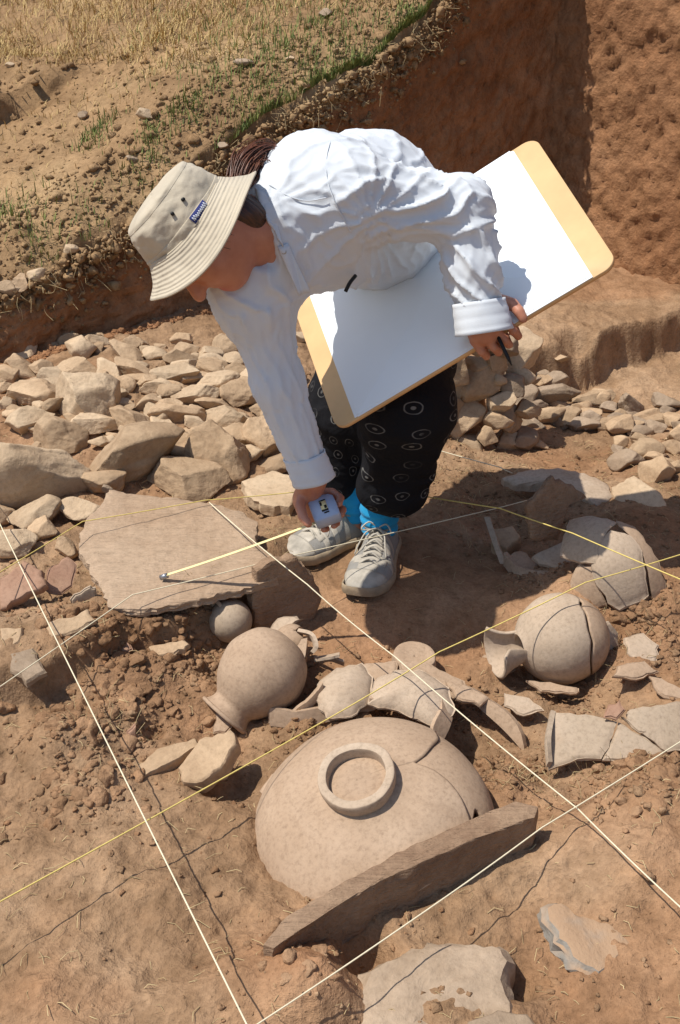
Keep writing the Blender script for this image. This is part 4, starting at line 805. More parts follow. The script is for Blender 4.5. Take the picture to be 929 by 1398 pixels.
# left hand over the lower edge of the board
ah = np.dot(wrL - BC, bl) / (LB / 2)
hp = lambda da, b, c: BC + bl * (ah * LB / 2 + da) + bu * (-HB / 2 + b) + bn * c
B.cone(wrL, hp(.016, .028, .034), .027, .024, .02); B.cone(hp(-.012, .028, .032), hp(.044, .034, .030), .019, .019, .012)
for i, (da, L) in enumerate(((-.026, .0), (-.003, .007), (.020, .004), (.042, -.003))):
    finger(B, [hp(da * .8 + .004, .026, .034), hp(da, -.008 - L, .026), hp(da + .002, -.020 - L, .004), hp(da + .004, -.016 - L, -.018), hp(da + .006, .012, -.022)], .0090, .0075)
finger(B, [hp(.052, .040, .030), hp(.066, .022, .026), hp(.070, .004, .020), hp(.070, -.008, .010)], .0125, .009)
V_, F_ = B.mesh(); V_ = relax(V_, F_, 2, .35)
me = mesh_np('body', V_, F_); q = (V_ - hc) @ HR
lips = np.exp(-((q[:, 2] + .0655) / .011) ** 2) * np.exp(-(q[:, 0] / .022) ** 4) * (q[:, 1] > .07); a_ = me.attributes.new('lips', 'FLOAT', 'POINT'); a_.data.foreach_set('value', lips.astype(np.float32))
part('body', me, MAT['skin'], person)
# ---- shirt
S = Vol((-0.40, -0.42, 0.25), (0.40, 0.56, 1.04), 0.0045)
S.cone(hipc, mid, .140, .136, .05); S.cone(mid, upp, .136, .118, .05); S.cone(upp, D(372, 305, 1.93), .112, .066, .05)
S.cone(D(388, 345, 1.965), D(468, 338, 2.06), .054, .062, .045); S.cone(D(468, 338, 2.06), D(540, 310, 2.22), .062, .07, .045)
S.cone(upp, shL, .09, .076, .05); S.cone(shL, elL, .070, .055, .030); S.cone(elL, elL * .5 + wrL * .5, .055, .047, .025); S.cone(elL * .5 + wrL * .5, wrL - unit(wrL - elL) * .062, .047, .043, .02)
S.cone(upp, shR, .085, .072, .05); S.cone(neckb, shR, .05, .068, .04); S.cone(shR, elR, .062, .045, .035); S.cone(elR, wrR - unit(wrR - elR) * .055, .048, .037, .02)
dR = unit(wrR - elR); pass
dL = unit(wrL - elL); pass
# open collar: cut a wedge where neck and upper chest show
S.cone(hd(.0, -.01, -.05), D(350, 318, 1.91), .060, .048, .010, True); [S.cone(D(350, 342, q), D(385, 377, q), .027, .008, .006, True) for q in (1.78, 1.82, 1.86, 1.89)]
V_, F_ = S.mesh(); V_ = relax(V_, F_, 2, .45)
def vnormals(V, F):
    n = np.cross(V[F[:, 2]] - V[F[:, 0]], V[F[:, 3]] - V[F[:, 1]]); N = np.zeros_like(V)
    for q in range(4): np.add.at(N, F[:, q], n)
    return N / (np.linalg.norm(N, axis=1)[:, None] + 1e-12)
def folds(V, F):
    N = vnormals(V, F); best = np.full(len(V), 9.0); disp = np.zeros(len(V))
    wob = fbm(V[:, 0] * 8, V[:, 1] * 8, V[:, 2] * 8, 3, 51); msk = sst(-.35, .45, fbm(V[:, 0] * 7 + 5, V[:, 1] * 7, V[:, 2] * 7, 2, 52))
    cusp = lambda ph, e: (1 - np.abs(np.sin(math.pi * ph))) ** 2.6 * 1.5 - .25
    #        segment            radius  folds per m, turn, amplitude, power
    for a, b, r, f, k, A, e in ((hipc, mid, .138, 9, 2.2, .0055, .6), (mid, upp, .127, 6, 2.4, .0050, .6), (shL, elL, .068, 7, 2.6, .0062, .6), (elL, wrL, .05, 15, 1.8, .0072, .65), (shR, elR, .057, 6, 2.8, .0060, .6), (elR, wrR, .042, 10, 2.4, .0060, .65), (neckb, shR, .06, 18, 1, .005, .6)):
        ba = b - a; L = np.linalg.norm(ba); u = ba / L; q = V - a; t = np.clip(q @ u, 0, L); d = q - t[:, None] * u; dist = np.linalg.norm(d, axis=1) - r; R = frame_from(u); th = np.arctan2(d @ R[:, 1], d @ R[:, 0]) / (2 * math.pi)
        thp = np.abs(th) * 2 
        h = A * (msk * 1.25 + .15) * cusp((q @ u) * f + k * thp * 1.6 + 1.15 * wob, e) + A * .55 * (1.1 - msk) * cusp((q @ u) * f * .5 + thp * 5.5 + 1.8 * wob + .3, e) + A * .28 * cusp((q @ u) * f * 1.3 - thp * 7 + 2.6 * wob, .8)
        w = dist < best; best = np.where(w, dist, best); disp = np.where(w, h, disp)
    ax = D(505, 322, 2.0); q = V - ax; ang = np.arctan2(q @ UPV, -(q @ RIGHT)); rr_ = np.linalg.norm(q, axis=1); fan = .0065 * np.exp(-((rr_ - .10) / .075) ** 2) * cusp(ang * 2.6 + .7 * wob, .6); disp = disp + fan
    e_ = np.concatenate([F[:, [0, 1]], F[:, [1, 2]], F[:, [2, 3]], F[:, [3, 0]]])
    c = np.zeros(len(V)); np.add.at(c, e_[:, 0], 1)
    for _ in range(1):
        s2 = np.zeros(len(V)); np.add.at(s2, e_[:, 0], disp[e_[:, 1]]); disp = disp * .55 + .45 * s2 / np.maximum(c, 1)
    return V + N * disp[:, None]
V_ = folds(V_, F_)
def surf(px, py, d0=1.7, d1=2.4):
    t = np.linspace(d0, d1, 400); p = CAM + ray(px, py) * t[:, None]; i = np.round((p - S.lo) / S.res).astype(int); ok = ((i >= 0) & (i < S.n)).all(1); v = np.where(ok, S.f[tuple(np.clip(i, 0, S.n - 1).T)], 1); k = np.argmax(v < 0); return t[k] if v[k] < 0 else d1
part('shirt', mesh_np('shirt', V_, F_), MAT['shirt'], person)
def flap(name, pts, thick, mat, root, bul=0.0, sub=5, nrm=None):
    """a small cloth panel through four corners (picture point + depth)"""
    a, b, c, d = [D(*p) for p in pts]; u = np.linspace(0, 1, 14)[:, None, None]; v = np.linspace(0, 1, 10)[None, :, None]
    P = (a * (1 - u) + b * u) * (1 - v) + (d * (1 - u) + c * u) * v; n = unit(np.cross(b - a, d - a)); n = n if np.dot(n, CAM - a) > 0 else -n
    P = P + n * (bul * 16 * u * (1 - u) * v * (1 - v) + .004 * np.sin(u * 5 + v * 3)); me = mesh_np(name, P.reshape(-1, 3), grid_faces(14, 10)); o = part(name, me, mat, root); s_ = o.modifiers.new('s', 'SOLIDIFY'); s_.thickness = thick; return o
def fl(pts, lift, fb): return [(x, y, min(surf(x, y), fb) - lift) for x, y in pts]
flap('collar', fl([(350, 256), (368, 268), (388, 338), (366, 304)], .006, 1.885), .003, MAT['shirt'], person, .008)
flap('placket', fl([(380, 336), (394, 332), (424, 398), (408, 404)], .004, 1.92), .003, MAT['shirt'], person, .002)
def seam(pts, r=.0011):
    q = spline(np.array([D(x, y, surf(x, y) - .0035) for x, y in pts]), 30); v, f = tube(q, r, 5); part('seam', mesh_np('seam', v, f), MAT['shirt'], person)
seam([(452, 190), (446, 215), (447, 245), (456, 272), (470, 300), (480, 318)]); seam([(368, 252), (395, 268), (420, 274), (446, 270)])
def cuff(p, d, r0, r1, L, name='cuff'):
    R = frame_from(d); n = 40; U, J = np.meshgrid(np.linspace(0, 2 * math.pi, n, endpoint=False), np.linspace(0, 1, 10), indexing='ij'); r = (r0 + (r1 - r0) * J) * (1 + .05 * np.sin(2 * U + 1) + .025 * np.sin(5 * U + J * 2)); r = r + .0012 * np.cos(J * 9.4) ** 8
    V = np.stack([r * np.cos(U), r * np.sin(U), -L + L * J + .004 * np.sin(U + 1)], -1).reshape(-1, 3) @ R.T + p; o = part(name, mesh_np(name, V, grid_faces(n, 10, True)), MAT['shirt'], person); m = o.modifiers.new('s', 'SOLIDIFY'); m.thickness = .0025
for x, y in ((388, 344), (399, 366), (410, 388)):
    p = D(x, y, min(surf(x, y), 1.92) - .007); v, f = tube([p, p - FWD * .0016], .0045, 12); part('button', mesh_np('button', v, f, False), MAT['lace'], person)
cuff(wrR + dR * .006, dR, .0385, .0405, .055); cuff(wrL + dL * .008, dL, .046, .051, .058)
# ---- trousers
T = Vol((-0.25, -0.20, 0.02), (0.42, 0.62, 0.85), 0.0052)
T.cone(hipc, legs[0][0], .135, .125, .06); T.cone(hipc, legs[1][0], .13, .10, .06)
T.cone(legs[0][0], D(555, 560, 2.27), .125, .092, .05, wr=(.007, 9, 6, 21)); T.cone(D(555, 560, 2.27), D(540, 658, 2.40), .092, .070, .04, wr=(.007, 16, 8, 23)); T.cone(D(518, 668, 2.40), D(552, 670, 2.41), .048, .046, .03)
T.cone(legs[1][0], D(472, 560, 2.42), .10, .076, .05, wr=(.006, 10, 6, 25)); T.cone(D(472, 560, 2.42), D(462, 652, 2.50), .074, .056, .03, wr=(.006, 16, 8, 27))
V_, F_ = T.mesh(); V_ = relax(V_, F_, 2, .4)
cx, cy = 0.06, 0.25; ang = np.arctan2(V_[:, 0] - cx, -(V_[:, 1] - cy)); uv = np.stack([ang * 0.16, V_[:, 2]], 1)
part('trousers', mesh_np('trousers', V_, F_, uv=uv), MAT['trousers'], person)
# ---- hat
hat = empty('hat', tuple(D(256, 306, 1.86))); hat.parent = person; hat.location = D(256, 306, 1.86) - np.array(person.location)
hA = camdir(-.74, .56, -.37); Rh = frame_from(hA, hF); h0 = D(256, 306, 1.86)
def hat_lathe(name, prof, wobble, seed, nv=40, thick=.003, dent=0.0):
    P = spline([(a, b, 0) for a, b in prof], 160)[:, :2]; P[:, 0] = np.maximum(P[:, 0], .0004); nu = 120
    U, J = np.meshgrid(np.linspace(0, 2 * math.pi, nu, endpoint=False), np.linspace(0, 1, nv), indexing='ij'); r = np.interp(J, np.linspace(0, 1, 160), P[:, 0]); z = np.interp(J, np.linspace(0, 1, 160), P[:, 1])
    c, s_ = np.cos(U), np.sin(U); rx = 1.06 * r * c; ry = .97 * r * s_; w = r / .14
    z = z + wobble * w * w * (np.sin(2 * U + 2.0) * .5 + .35 * np.sin(3 * U + seed)) 
    nz = fbm(c * 1.6 + seed, s_ * 1.6, z * 22, 4, 3); rr_ = 1 + dent * nz; 
    Vv = np.stack([rx * rr_, ry * rr_, z + dent * .25 * .1 * nz], -1).reshape(-1, 3) @ Rh.T + h0 - np.array(person.location) - np.array(hat.location)
    uv = np.stack([U / (2 * math.pi), J], -1).reshape(-1, 2)
    o = ob(name, mesh_np(name, Vv, grid_faces(nu, nv, True), uv=uv), MAT['hat'], hat)
    if thick: m = o.modifiers.new('s', 'SOLIDIFY'); m.thickness = thick
    return o
hat_lathe('crown', [(.0850, -.002), (.0855, .018), (.0835, .038), (.0800, .052), (.072, .064)], 0.0, 1, dent=.13)
hat_lathe('crown_top', [(.0735, .0625), (.068, .0690), (.052, .0735), (.03, .0755), (.0005, .075)], 0.0, 1, dent=.13)
hat_lathe('hat_band', [(.0862, -.004), (.0868, .004), (.0868, .012), (.0860, .014)], 0.0, 1, 12, .002, dent=.13)
MAT['hat_brim'] = MAT['hat'].copy(); MAT['hat_brim'].name = 'stitched_khaki_brim'
nt = MAT['hat_brim'].node_tree; uvn = nt.nodes.new('ShaderNodeUVMap'); uvn.uv_map = 'UVMap'; sp = nt.nodes.new('ShaderNodeSeparateXYZ'); nt.links.new(uvn.outputs[0], sp.inputs[0])
mm = math_n(nt.nodes, nt.links, 'MULTIPLY', sp.outputs[1], 62.0); sn = math_n(nt.nodes, nt.links, 'SINE', mm)
bb = nt.nodes['Principled BSDF']; prevn = bb.inputs['Normal'].links[0].from_socket; bump(nt.nodes, nt.links, bb, sn, 0.35, 0.002, prevn)
o = hat_lathe('brim', [(.0850, .004), (.092, -.006), (.104, -.021), (.118, -.034), (.131, -.042)], .017, 1.3, 30, .003, dent=.06); o.data.materials.clear(); o.data.materials.append(MAT['hat_brim'])
def on_hat(ang, z, r): return (np.array([1.06 * r * math.cos(ang), .97 * r * math.sin(ang), z]) @ Rh.T) + h0
MAT['navy'] = plain_mat('navy_label', (0.02, 0.03, 0.14), 0.8, .1); MAT['thread'] = plain_mat('white_thread', (0.6, 0.62, 0.66), .8, .1); MAT['black'] = plain_mat('black_metal', (0.012, 0.012, 0.012), .5, .1)
# which way round the label and eyelets face: towards the camera, a little to the back
cands = np.linspace(0, 2 * math.pi, 360); toc = unit(CAM - h0); aC = max(cands, key=lambda a: float(np.dot(Rh @ np.array([math.cos(a), math.sin(a), 0]), toc)))
sg_ = 1 if (Rh @ np.array([-math.sin(aC), math.cos(aC), 0])) @ UPV > 0 else -1
lab = []; marks = []
na = 12
for i in range(na):
    a = aC + sg_ * (0.10 + 0.40 * i / (na - 1))
    for z in (-.003, .014): lab.append(on_hat(a, z, .0905))
lab = np.array(lab); me = mesh_np('brand_label', lab - np.array(person.location) - np.array(hat.location), grid_faces(na, 2)); lo_ = ob('brand_label', me, MAT['navy'], hat); s_ = lo_.modifiers.new('s', 'SOLIDIFY'); s_.thickness = .0012; s_.offset = 1
rsn = np.random.RandomState(3); tv = []
for i in range(9):      # illegible stitched script
    a = aC + sg_ * (0.14 + 0.32 * i / 8); w = .010; p = [on_hat(a - sg_ * .012, .003 + .002 * rsn.rand(), .0925), on_hat(a, .009 + .003 * rsn.rand(), .0925), on_hat(a + sg_ * .014, .003 + .002 * rsn.rand(), .0925), on_hat(a + sg_ * .022, .006, .0925)]
    tv.append(tube(spline(p, 8), .0007, 5))
v, f = joinmesh(tv); ob('stitched_script', mesh_np('stitched_script', v - np.array(person.location) - np.array(hat.location), f), MAT['thread'], lo_)
for a, z in ((aC + sg_ * .30, .038), (aC - sg_ * .02, .038)):
    p = on_hat(a, z, .0840); nn = unit(p - h0 - hA * z); v, f = tube([p - nn * .002, p + nn * .0035], .0032, 10); ob('eyelet', mesh_np('eyelet', v - np.array(person.location) - np.array(hat.location), f), MAT['black'], hat)
# ---- hair: cap under the hat, loose locks and a bun behind
Hh = Vol(hc - .2, hc + .2, .004)
Hh.ell(hd(0, -.008, -.016), HR, (.0745, .074, .052)); Hh.ell(hd(0, -.042, -.075), HR, (.056, .040, .060), .02); Hh.cone(hd(0, .06, -.03), hd(0, .14, -.10), .075, .085, .015, True)
V_, F_ = Hh.mesh(); V_ = V_ + .0035 * fbm(V_ @ hS * 120, V_ @ hF * 30, V_ @ hU * 20, 2, 5)[:, None] * unit(hS)
cap = part('hair', mesh_np('hair', relax(V_, F_, 1, .3), F_), hair_material((0.018, 0.008, 0.005), (0.10, 0.038, 0.018)), person)
tv = []; rsn = np.random.RandomState(9); bc_ = D(348, 226, 1.95)
loops = [([(322, 258, 1.90), (330, 226, 1.91), (348, 207, 1.93), (366, 204, 1.95), (374, 214, 1.955), (366, 226, 1.95), (352, 236, 1.94)], .011, 150),
 ([(330, 262, 1.90), (342, 236, 1.91), (352, 222, 1.925), (362, 226, 1.93), (358, 246, 1.925), (348, 262, 1.91)], .010, 130), ([(318, 250, 1.90), (326, 222, 1.92), (340, 208, 1.945), (356, 204, 1.96)], .010, 90)]
for pts, sp, n in loops:
    base = np.array([D(*q) for q in pts])
    for i in range(n):
        o_ = rsn.normal(size=3) * sp * .62; k0 = rsn.uniform(.75, 1.0); wv = rsn.normal(size=(len(pts), 3)) * .0018; q = spline(base + o_ * np.linspace(.7, 1.25, len(pts))[:, None] + wv, 18); q = q[:max(6, int(18 * k0))]; tv.append(tube(q, np.linspace(.0011, .0005, len(q)), 3, False))
nbun = len(tv)
ec = hd(0, -.008, -.018); er = np.array([.0735, .070, .050])
for i in range(420):     # strands combed back under the brim, towards the nape
    a0 = rsn.uniform(-.9, 1.25); side0 = np.array([math.cos(a0), -math.sin(a0)]); pts = []
    for q in np.linspace(0, 1, 9):
        a1 = a0 + (1.45 - a0) * q * .75; u_ = .3 - 1.25 * q; w_ = math.sqrt(max(.05, 1 - min(u_ * u_, .95))); loc_ = np.array([math.cos(a1) * w_, -math.sin(a1) * w_, u_]); pts.append(ec + HR @ (loc_ * er * (1.01 + .03 * rsn.rand())))
    pts = np.array(pts) + rsn.normal(size=3) * .0015; tv.append(tube(pts, np.linspace(.0010, .0006, 9), 3, False))
for i in range(14):      # a few wisps on the cheek
    s0 = hd(.068, .012 + rsn.normal() * .008, .0); d_ = -hU * .045 + hF * .004; tv.append(tube(spline([s0, s0 + d_ * .5 + hS * .004, s0 + d_ * rsn.uniform(.7, 1.2) + rsn.normal(size=3) * .004 - hS * .006], 8), np.linspace(.0007, .0004, 8), 3, False))
nb_ = nbun
for nm_, tv in (('hair_bun', tv[:nb_]), ('hair_locks', tv[nb_:])):
  q4 = np.concatenate([t[1] + sum(len(x[0]) for x in tv[:i]) for i, t in enumerate(tv)]); vv = np.concatenate([t[0] for t in tv])
  tag(part(nm_, mesh_np(nm_, vv, q4), MAT['hair'], person), kind='stuff')
# ---- shoes and socks
def shoe(ankle, toe, gz, Lh, W, side, knee):
    root = empty('shoe'); root.parent = person; toe = np.array(toe, float); d = toe - ankle; d[2] = 0; d = unit(d); w_ = np.array([-d[1], d[0], 0.0]); heel = toe - d * Lh; heel[2] = gz
    root.location = heel - np.array(person.location); loc = lambda P: P[..., 0:1] * w_ + P[..., 1:2] * d + P[..., 2:3] * np.array([0, 0, 1.0])
    s = np.linspace(0, 1, 34); hw = W / 2 * np.interp(s, [0, .04, .12, .3, .45, .68, .82, .92, .97, 1], [.35, .66, .78, .74, .76, .98, .92, .70, .48, .10]); bend = .012 * side * np.sin(s * 3.1 - .5)
    ht = np.interp(s, [0, .06, .2, .34, .42, .55, .7, .85, .95, 1], [.055, .078, .084, .086, .083, .068, .052, .043, .034, .022])
    up = []; a = np.linspace(0, math.pi, 22)
    for i in range(len(s)):
        cx_ = hw[i] * np.cos(a) * (1 + .05 * np.sin(a)); cz = .018 + (ht[i] - .018) * np.sin(a) ** .75; nar = 1 - .30 * (cz / .09) ** 2 * (s[i] < .6)
        up.append(np.stack([cx_ * nar + bend[i], np.full_like(a, s[i] * Lh), cz], -1))
    up = np.array(up); o = ob('upper', mesh_np('upper', loc(up).reshape(-1, 3), grid_faces(34, 22)), MAT['shoe'], root)
    def shell(s0, s1, a0, a1, off, name, mat):
        ii = np.linspace(s0 * 33, s1 * 33, 14); jj = np.linspace(a0 * 21, a1 * 21, 12); out = []
        for i in ii:
            row = []
            for j in jj:
                i0, j0 = int(min(i, 32)), int(min(j, 20)); fi, fj = i - i0, j - j0; p = (up[i0, j0] * (1 - fi) + up[i0 + 1, j0] * fi) * (1 - fj) + (up[i0, j0 + 1] * (1 - fi) + up[i0 + 1, j0 + 1] * fi) * fj
                c_ = np.array([bend[min(int(i), 33)], p[1], .02]); n_ = p - c_; row.append(p + unit(n_) * off)
            out.append(row)
        q = ob(name, mesh_np(name, loc(np.array(out)).reshape(-1, 3), grid_faces(14, 12)), mat, root); m = q.modifiers.new('s', 'SOLIDIFY'); m.thickness = .002; m.offset = 1
    shell(.80, .985, .02, .98, .0006, 'toe_cap', MAT['shoe_trim']); shell(0.0, .16, .05, .95, .0006, 'heel_counter', MAT['shoe_trim'])
    for q in (.40, .52, .64):
        shell(q, q + .05, .02, .38, .0008, 'side_stripe', MAT['shoe_trim']); shell(q, q + .05, .62, .98, .0008, 'side_stripe', MAT['shoe_trim'])
    shell(.66, .72, .25, .75, .001, 'overlay', MAT['shoe_trim']); shell(.40, .80, .36, .64, .0004, 'tongue', MAT['shoe_trim'])
    # sole: outline swept up with a rounded edge
    n_ = 44; ss = np.concatenate([s, s[::-1]]); sx = np.concatenate([hw * 1.06 + .002, -(hw * 1.06 + .002)]) + np.concatenate([bend, bend[::-1]]); sy = ss * (Lh * 1.025) - .004
    ringz = [(0.0, .95), (.003, 1.0), (.013, 1.03), (.022, 1.0), (.024, .9)]; m = len(ss); Vv = []
    for z, k in ringz: zz = z + .012 * np.clip((ss - .78) / .22, 0, 1) ** 2 * (1 if z < .01 else .8); Vv.append(np.stack([sx * k, sy, zz], -1))
    Vv = np.concatenate(Vv); i = np.arange(len(ringz) - 1)[:, None] * m; j = np.arange(m)[None]; k = (j + 1) % m; Fq = np.stack(np.broadcast_arrays(i + j, i + k, i + m + k, i + m + j), -1).reshape(-1, 4)
    ob('sole', fix_normals(mesh_np('sole', loc(Vv), Fq)), MAT['sole'], root)
    # laces: crossings and a bow
    tl_ = []
    for q in np.linspace(.40, .70, 6):
        i = int(q * 33); zt = ht[i] + .004; wd = hw[i] * .46; b0 = bend[i]; tl_.append(tube(spline(np.array([[b0 - wd, q * Lh, zt - .010], [b0, q * Lh + .004, zt + .002], [b0 + wd, q * Lh + .008, zt - .010]]), 9), .0021, 6))
        tl_.append(tube(spline(np.array([[b0 + wd, q * Lh, zt - .010], [b0, q * Lh + .004, zt + .0035], [b0 - wd, q * Lh + .010, zt - .010]]), 9), .0021, 6))
    k0 = np.array([bend[13], .40 * Lh, ht[13] + .006])
    for sd in (-1, 1):
        tl_.append(tube(spline([k0, k0 + [sd * .02, .004, .014], k0 + [sd * .034, .018, .002], k0 + [sd * .020, .012, -.002], k0], 16), .0019, 6)); tl_.append(tube(spline([k0, k0 + [sd * .02, .025, .0], k0 + [sd * .03, .052, -.018], k0 + [sd * .036, .065, -.038]], 12), .0018, 6))
    v, f = joinmesh(tl_); ob('laces', mesh_np('laces', loc(v), f), MAT['lace'], root)
    # sock / ankle cuff
    a_ = np.array(ankle); low = heel + d * Lh * .24 + np.array([0, 0, .06]); c_ = spline([low, low * .5 + a_ * .5, a_, a_ + (knee - a_) * .22, a_ + (knee - a_) * .40], 30)
    r_ = np.interp(np.linspace(0, 1, 30), [0, .25, .55, 1], [.040, .043, .042, .050]) + .0022 * np.sin(np.linspace(0, 34, 30)); v, f = tube(c_, r_, 24); sk = ob('sock', mesh_np('sock', v - np.array(person.location), f), MAT['sock'], person)
    col = tube(np.array([heel + d * Lh * (.22 + .17 * math.cos(q)) + w_ * (.033 * math.sin(q)) + np.array([0, 0, .086 - .006 * math.cos(q)]) for q in np.linspace(0, 2 * math.pi, 28)]), .0068, 8, False)
    ob('collar', mesh_np('collar', col[0] - heel, col[1]), MAT['shoe'], root)
shoe(an1, t1, float(H(t1[0] + .03, t1[1] + .1)) - .006,   .275, .104, 1, legs[0][1])
shoe(an2, t2, float(H(t2[0] + .07, t2[1] + .07)) + .006, .265, .105, -1, legs[1][1])
# ------------------------------------------------------------------ drawing board with paper
db = empty('drawing_board', tuple(bpt(0, -1))); tag(db, 'pale wooden drawing board with white paper held under the person\'s arm', 'drawing board')
MAT['wood'] = plain_mat('pale_plywood', (0.66, 0.43, 0.21), 0.55, .10, 9, .08, 60); MAT['ply_edge'] = plain_mat('plywood_edge', (0.46, 0.29, 0.14), .7, .2, 60); MAT['paper'] = plain_mat('white_paper', (0.84, 0.88, 0.90), 0.75, .02, 8); MAT['clear'] = plain_mat('sticky_tape', (0.74, 0.62, 0.42), .25, .05, 9, spec=.6)
def rrect(w, h, r, n=8):
    out = []
    for cx_, cy_, a0 in ((w - r, h - r, 0), (-w + r, h - r, 90), (-w + r, -h + r, 180), (w - r, -h + r, 270)):
        for q in np.linspace(0, 90, n): out.append((cx_ + r * math.cos(rad(a0 + q)), cy_ + r * math.sin(rad(a0 + q))))
    return np.array(out)
def sheet(name, out, z0, z1, mat, root, warp=0.0):
    m = len(out); e = .0006; rings = [(z0, 1.0), (z1 - e, 1.0), (z1, 1 - e / .2)]; ct = out.mean(0); Vv = np.concatenate([np.c_[ct + (out - ct) * k, np.full(m, z)] for z, k in rings] + [[[*ct, z1]], [[*ct, z0]]]); j = np.arange(m); k = (j + 1) % m; F = []
    for i in (0, 1): F.append(np.stack([i * m + j, i * m + k, (i + 1) * m + k, (i + 1) * m + j], 1))
    t = 3 * m; F.append(np.stack([2 * m + j, 2 * m + k, np.full(m, t), np.full(m, t)], 1)); F.append(np.stack([k, j, np.full(m, t + 1), np.full(m, t + 1)], 1))
    W = BC + Vv[:, 0:1] * bl + Vv[:, 1:2] * bu + Vv[:, 2:3] * bn; return part(name, fix_normals(mesh_np(name, W, tri_of(np.concatenate(F)), smooth=False)), mat, root)
w2, h2 = LB / 2, HB / 2
sheet('panel', rrect(w2, h2, .028), -.009, 0, MAT['wood'], db)
for i, (dx, dy, w) in enumerate(((.0, .0, .845), (.004, -.003, .835), (.001, .002, .825))):
    sheet('paper_sheet', rrect(w2 * w, h2 * .985, .001, 2) + np.array([dx - .004, dy]), .0006 + i * .0012, .0014 + i * .0012, MAT['paper'], db)
# ------------------------------------------------------------------ tape measure
tm = empty('tape_measure', tuple(tapeC)); tag(tm, 'pale blue tape measure held in the hand, yellow blade pulled out to the flagstone', 'tape measure')
MAT['tm_case'] = plain_mat('pale_blue_case', (0.36, 0.44, 0.58), .35, .04, 9, spec=.5); MAT['tm_yellow'] = plain_mat('yellow_blade', (0.74, 0.64, 0.32), .5, .06, 60); MAT['tm_black'] = MAT['black']; MAT['steel'] = plain_mat('steel_hook', (.35, .35, .36), .35, .1, 60, metal=.8)
tU = unit(D(455, 668, 2.12) - D(422, 680, 2.12)); tV = unit(D(428, 715, 2.10) - D(422, 680, 2.13)); tV = unit(tV - tU * np.dot(tU, tV)); tN = np.cross(tU, tV); tN = tN if np.dot(tN, CAM - tapeC) > 0 else -tN; tc_ = D(442, 691, 2.115)
def tm_part(name, out, z0, z1, mat, root):
    m = len(out); e = .003 if z1 - z0 > .01 else .0003; rings = [(z0, .93), (z0 + e, 1), (z1 - e, 1), (z1, .93 if e > .001 else 1)]; ct = out.mean(0); Vv = np.concatenate([np.c_[ct + (out - ct) * k, np.full(m, z)] for z, k in rings] + [[[*ct, z1]], [[*ct, z0]]]); j = np.arange(m); k = (j + 1) % m; F = []
    for i in range(3): F.append(np.stack([i * m + j, i * m + k, (i + 1) * m + k, (i + 1) * m + j], 1))
    t = 4 * m; F.append(np.stack([3 * m + j, 3 * m + k, np.full(m, t), np.full(m, t)], 1)); F.append(np.stack([k, j, np.full(m, t + 1), np.full(m, t + 1)], 1))
    W = tc_ + Vv[:, 0:1] * tU + Vv[:, 1:2] * tV + Vv[:, 2:3] * tN
    me = fix_normals(mesh_np(name, W, tri_of(np.concatenate(F)), smooth=False)); return part(name, me, mat, root)
cs = np.array([(-.027, -.020), (-.018, -.026), (.0, -.028), (.016, -.025), (.024, -.018), (.0255, .0), (.0255, .024), (.022, .027), (-.022, .027), (-.026, .024)])
case = tm_part('case', cs, -.034, 0.0, MAT['tm_case'], tm)
lbq = lambda x0, y0, x1, y1: np.array([(x0, y0), (x1, y0), (x1, y1), (x0, y1)])
lb_ = tm_part('maker_label', lbq(-.006, -.014, .007, .010), .0003, .0009, MAT['tm_yellow'], tm)
for a in (lbq(-.006, -.014, .007, -.0115), lbq(-.006, -.010, -.002, -.002), lbq(.001, -.001, .006, .006), lbq(-.006, .008, .007, .012), lbq(-.003, .014, .007, .017)): part_ = tm_part('label_print', a, .0010, .0013, MAT['black'], tm)
pe = PZ(222, 788, .108); ps = tc_ + tU * -.024 + tV * .024 - tN * .012
n_ = 40; t = np.linspace(0, 1, n_)[:, None]; cpath = ps + (pe - ps) * t + np.array([0, 0, -1]) * .003 * 4 * t * (1 - t); dirb = unit(pe - ps); sd_ = unit(np.cross(dirb, [0, 0, 1])); upb = np.cross(sd_, dirb); wid = np.linspace(-1, 1, 7); off = wid[None, :, None] * .0048 * sd_ + (wid ** 2)[None, :, None] * .0022 * upb
me = mesh_np('blade', (cpath[:, None] + off).reshape(-1, 3), grid_faces(n_, 7)); o = part('blade', me, MAT['tm_yellow'], tm); s_ = o.modifiers.new('s', 'SOLIDIFY'); s_.thickness = .0006
v, f = tube([pe - dirb * .012, pe + dirb * .004], .006, 8); v = pe + (v - pe) * 1.0; hk = part('hook', mesh_np('hook', v, f, smooth=False), MAT['steel'], tm)
# ------------------------------------------------------------------ pencil in the left hand, clip at the shirt
p0 = hp(.018, .010, .040); p1 = D(699, 499, depth_of(p0) - .01); v, f = tube([p0, p1 + (p0 - p1) * .15, p1], [.0036, .0036, .0008], 6); o = ob('pencil', mesh_np('pencil', v - p0, f, smooth=False), MAT['black']); o.location = p0; tag(o, 'dark pencil held between the fingers at the edge of the board', 'pencil')
q0 = D(486, 376, 1.99); v, f = tube(spline([q0, D(478, 386, 1.985), D(472, 398, 1.99)], 8), .0035, 8); o = ob('pen_clip', mesh_np('pen_clip', v - q0, f), MAT['black']); o.location = q0; tag(o, 'small black pen clip hanging from the shirt front above the paper', 'clip')
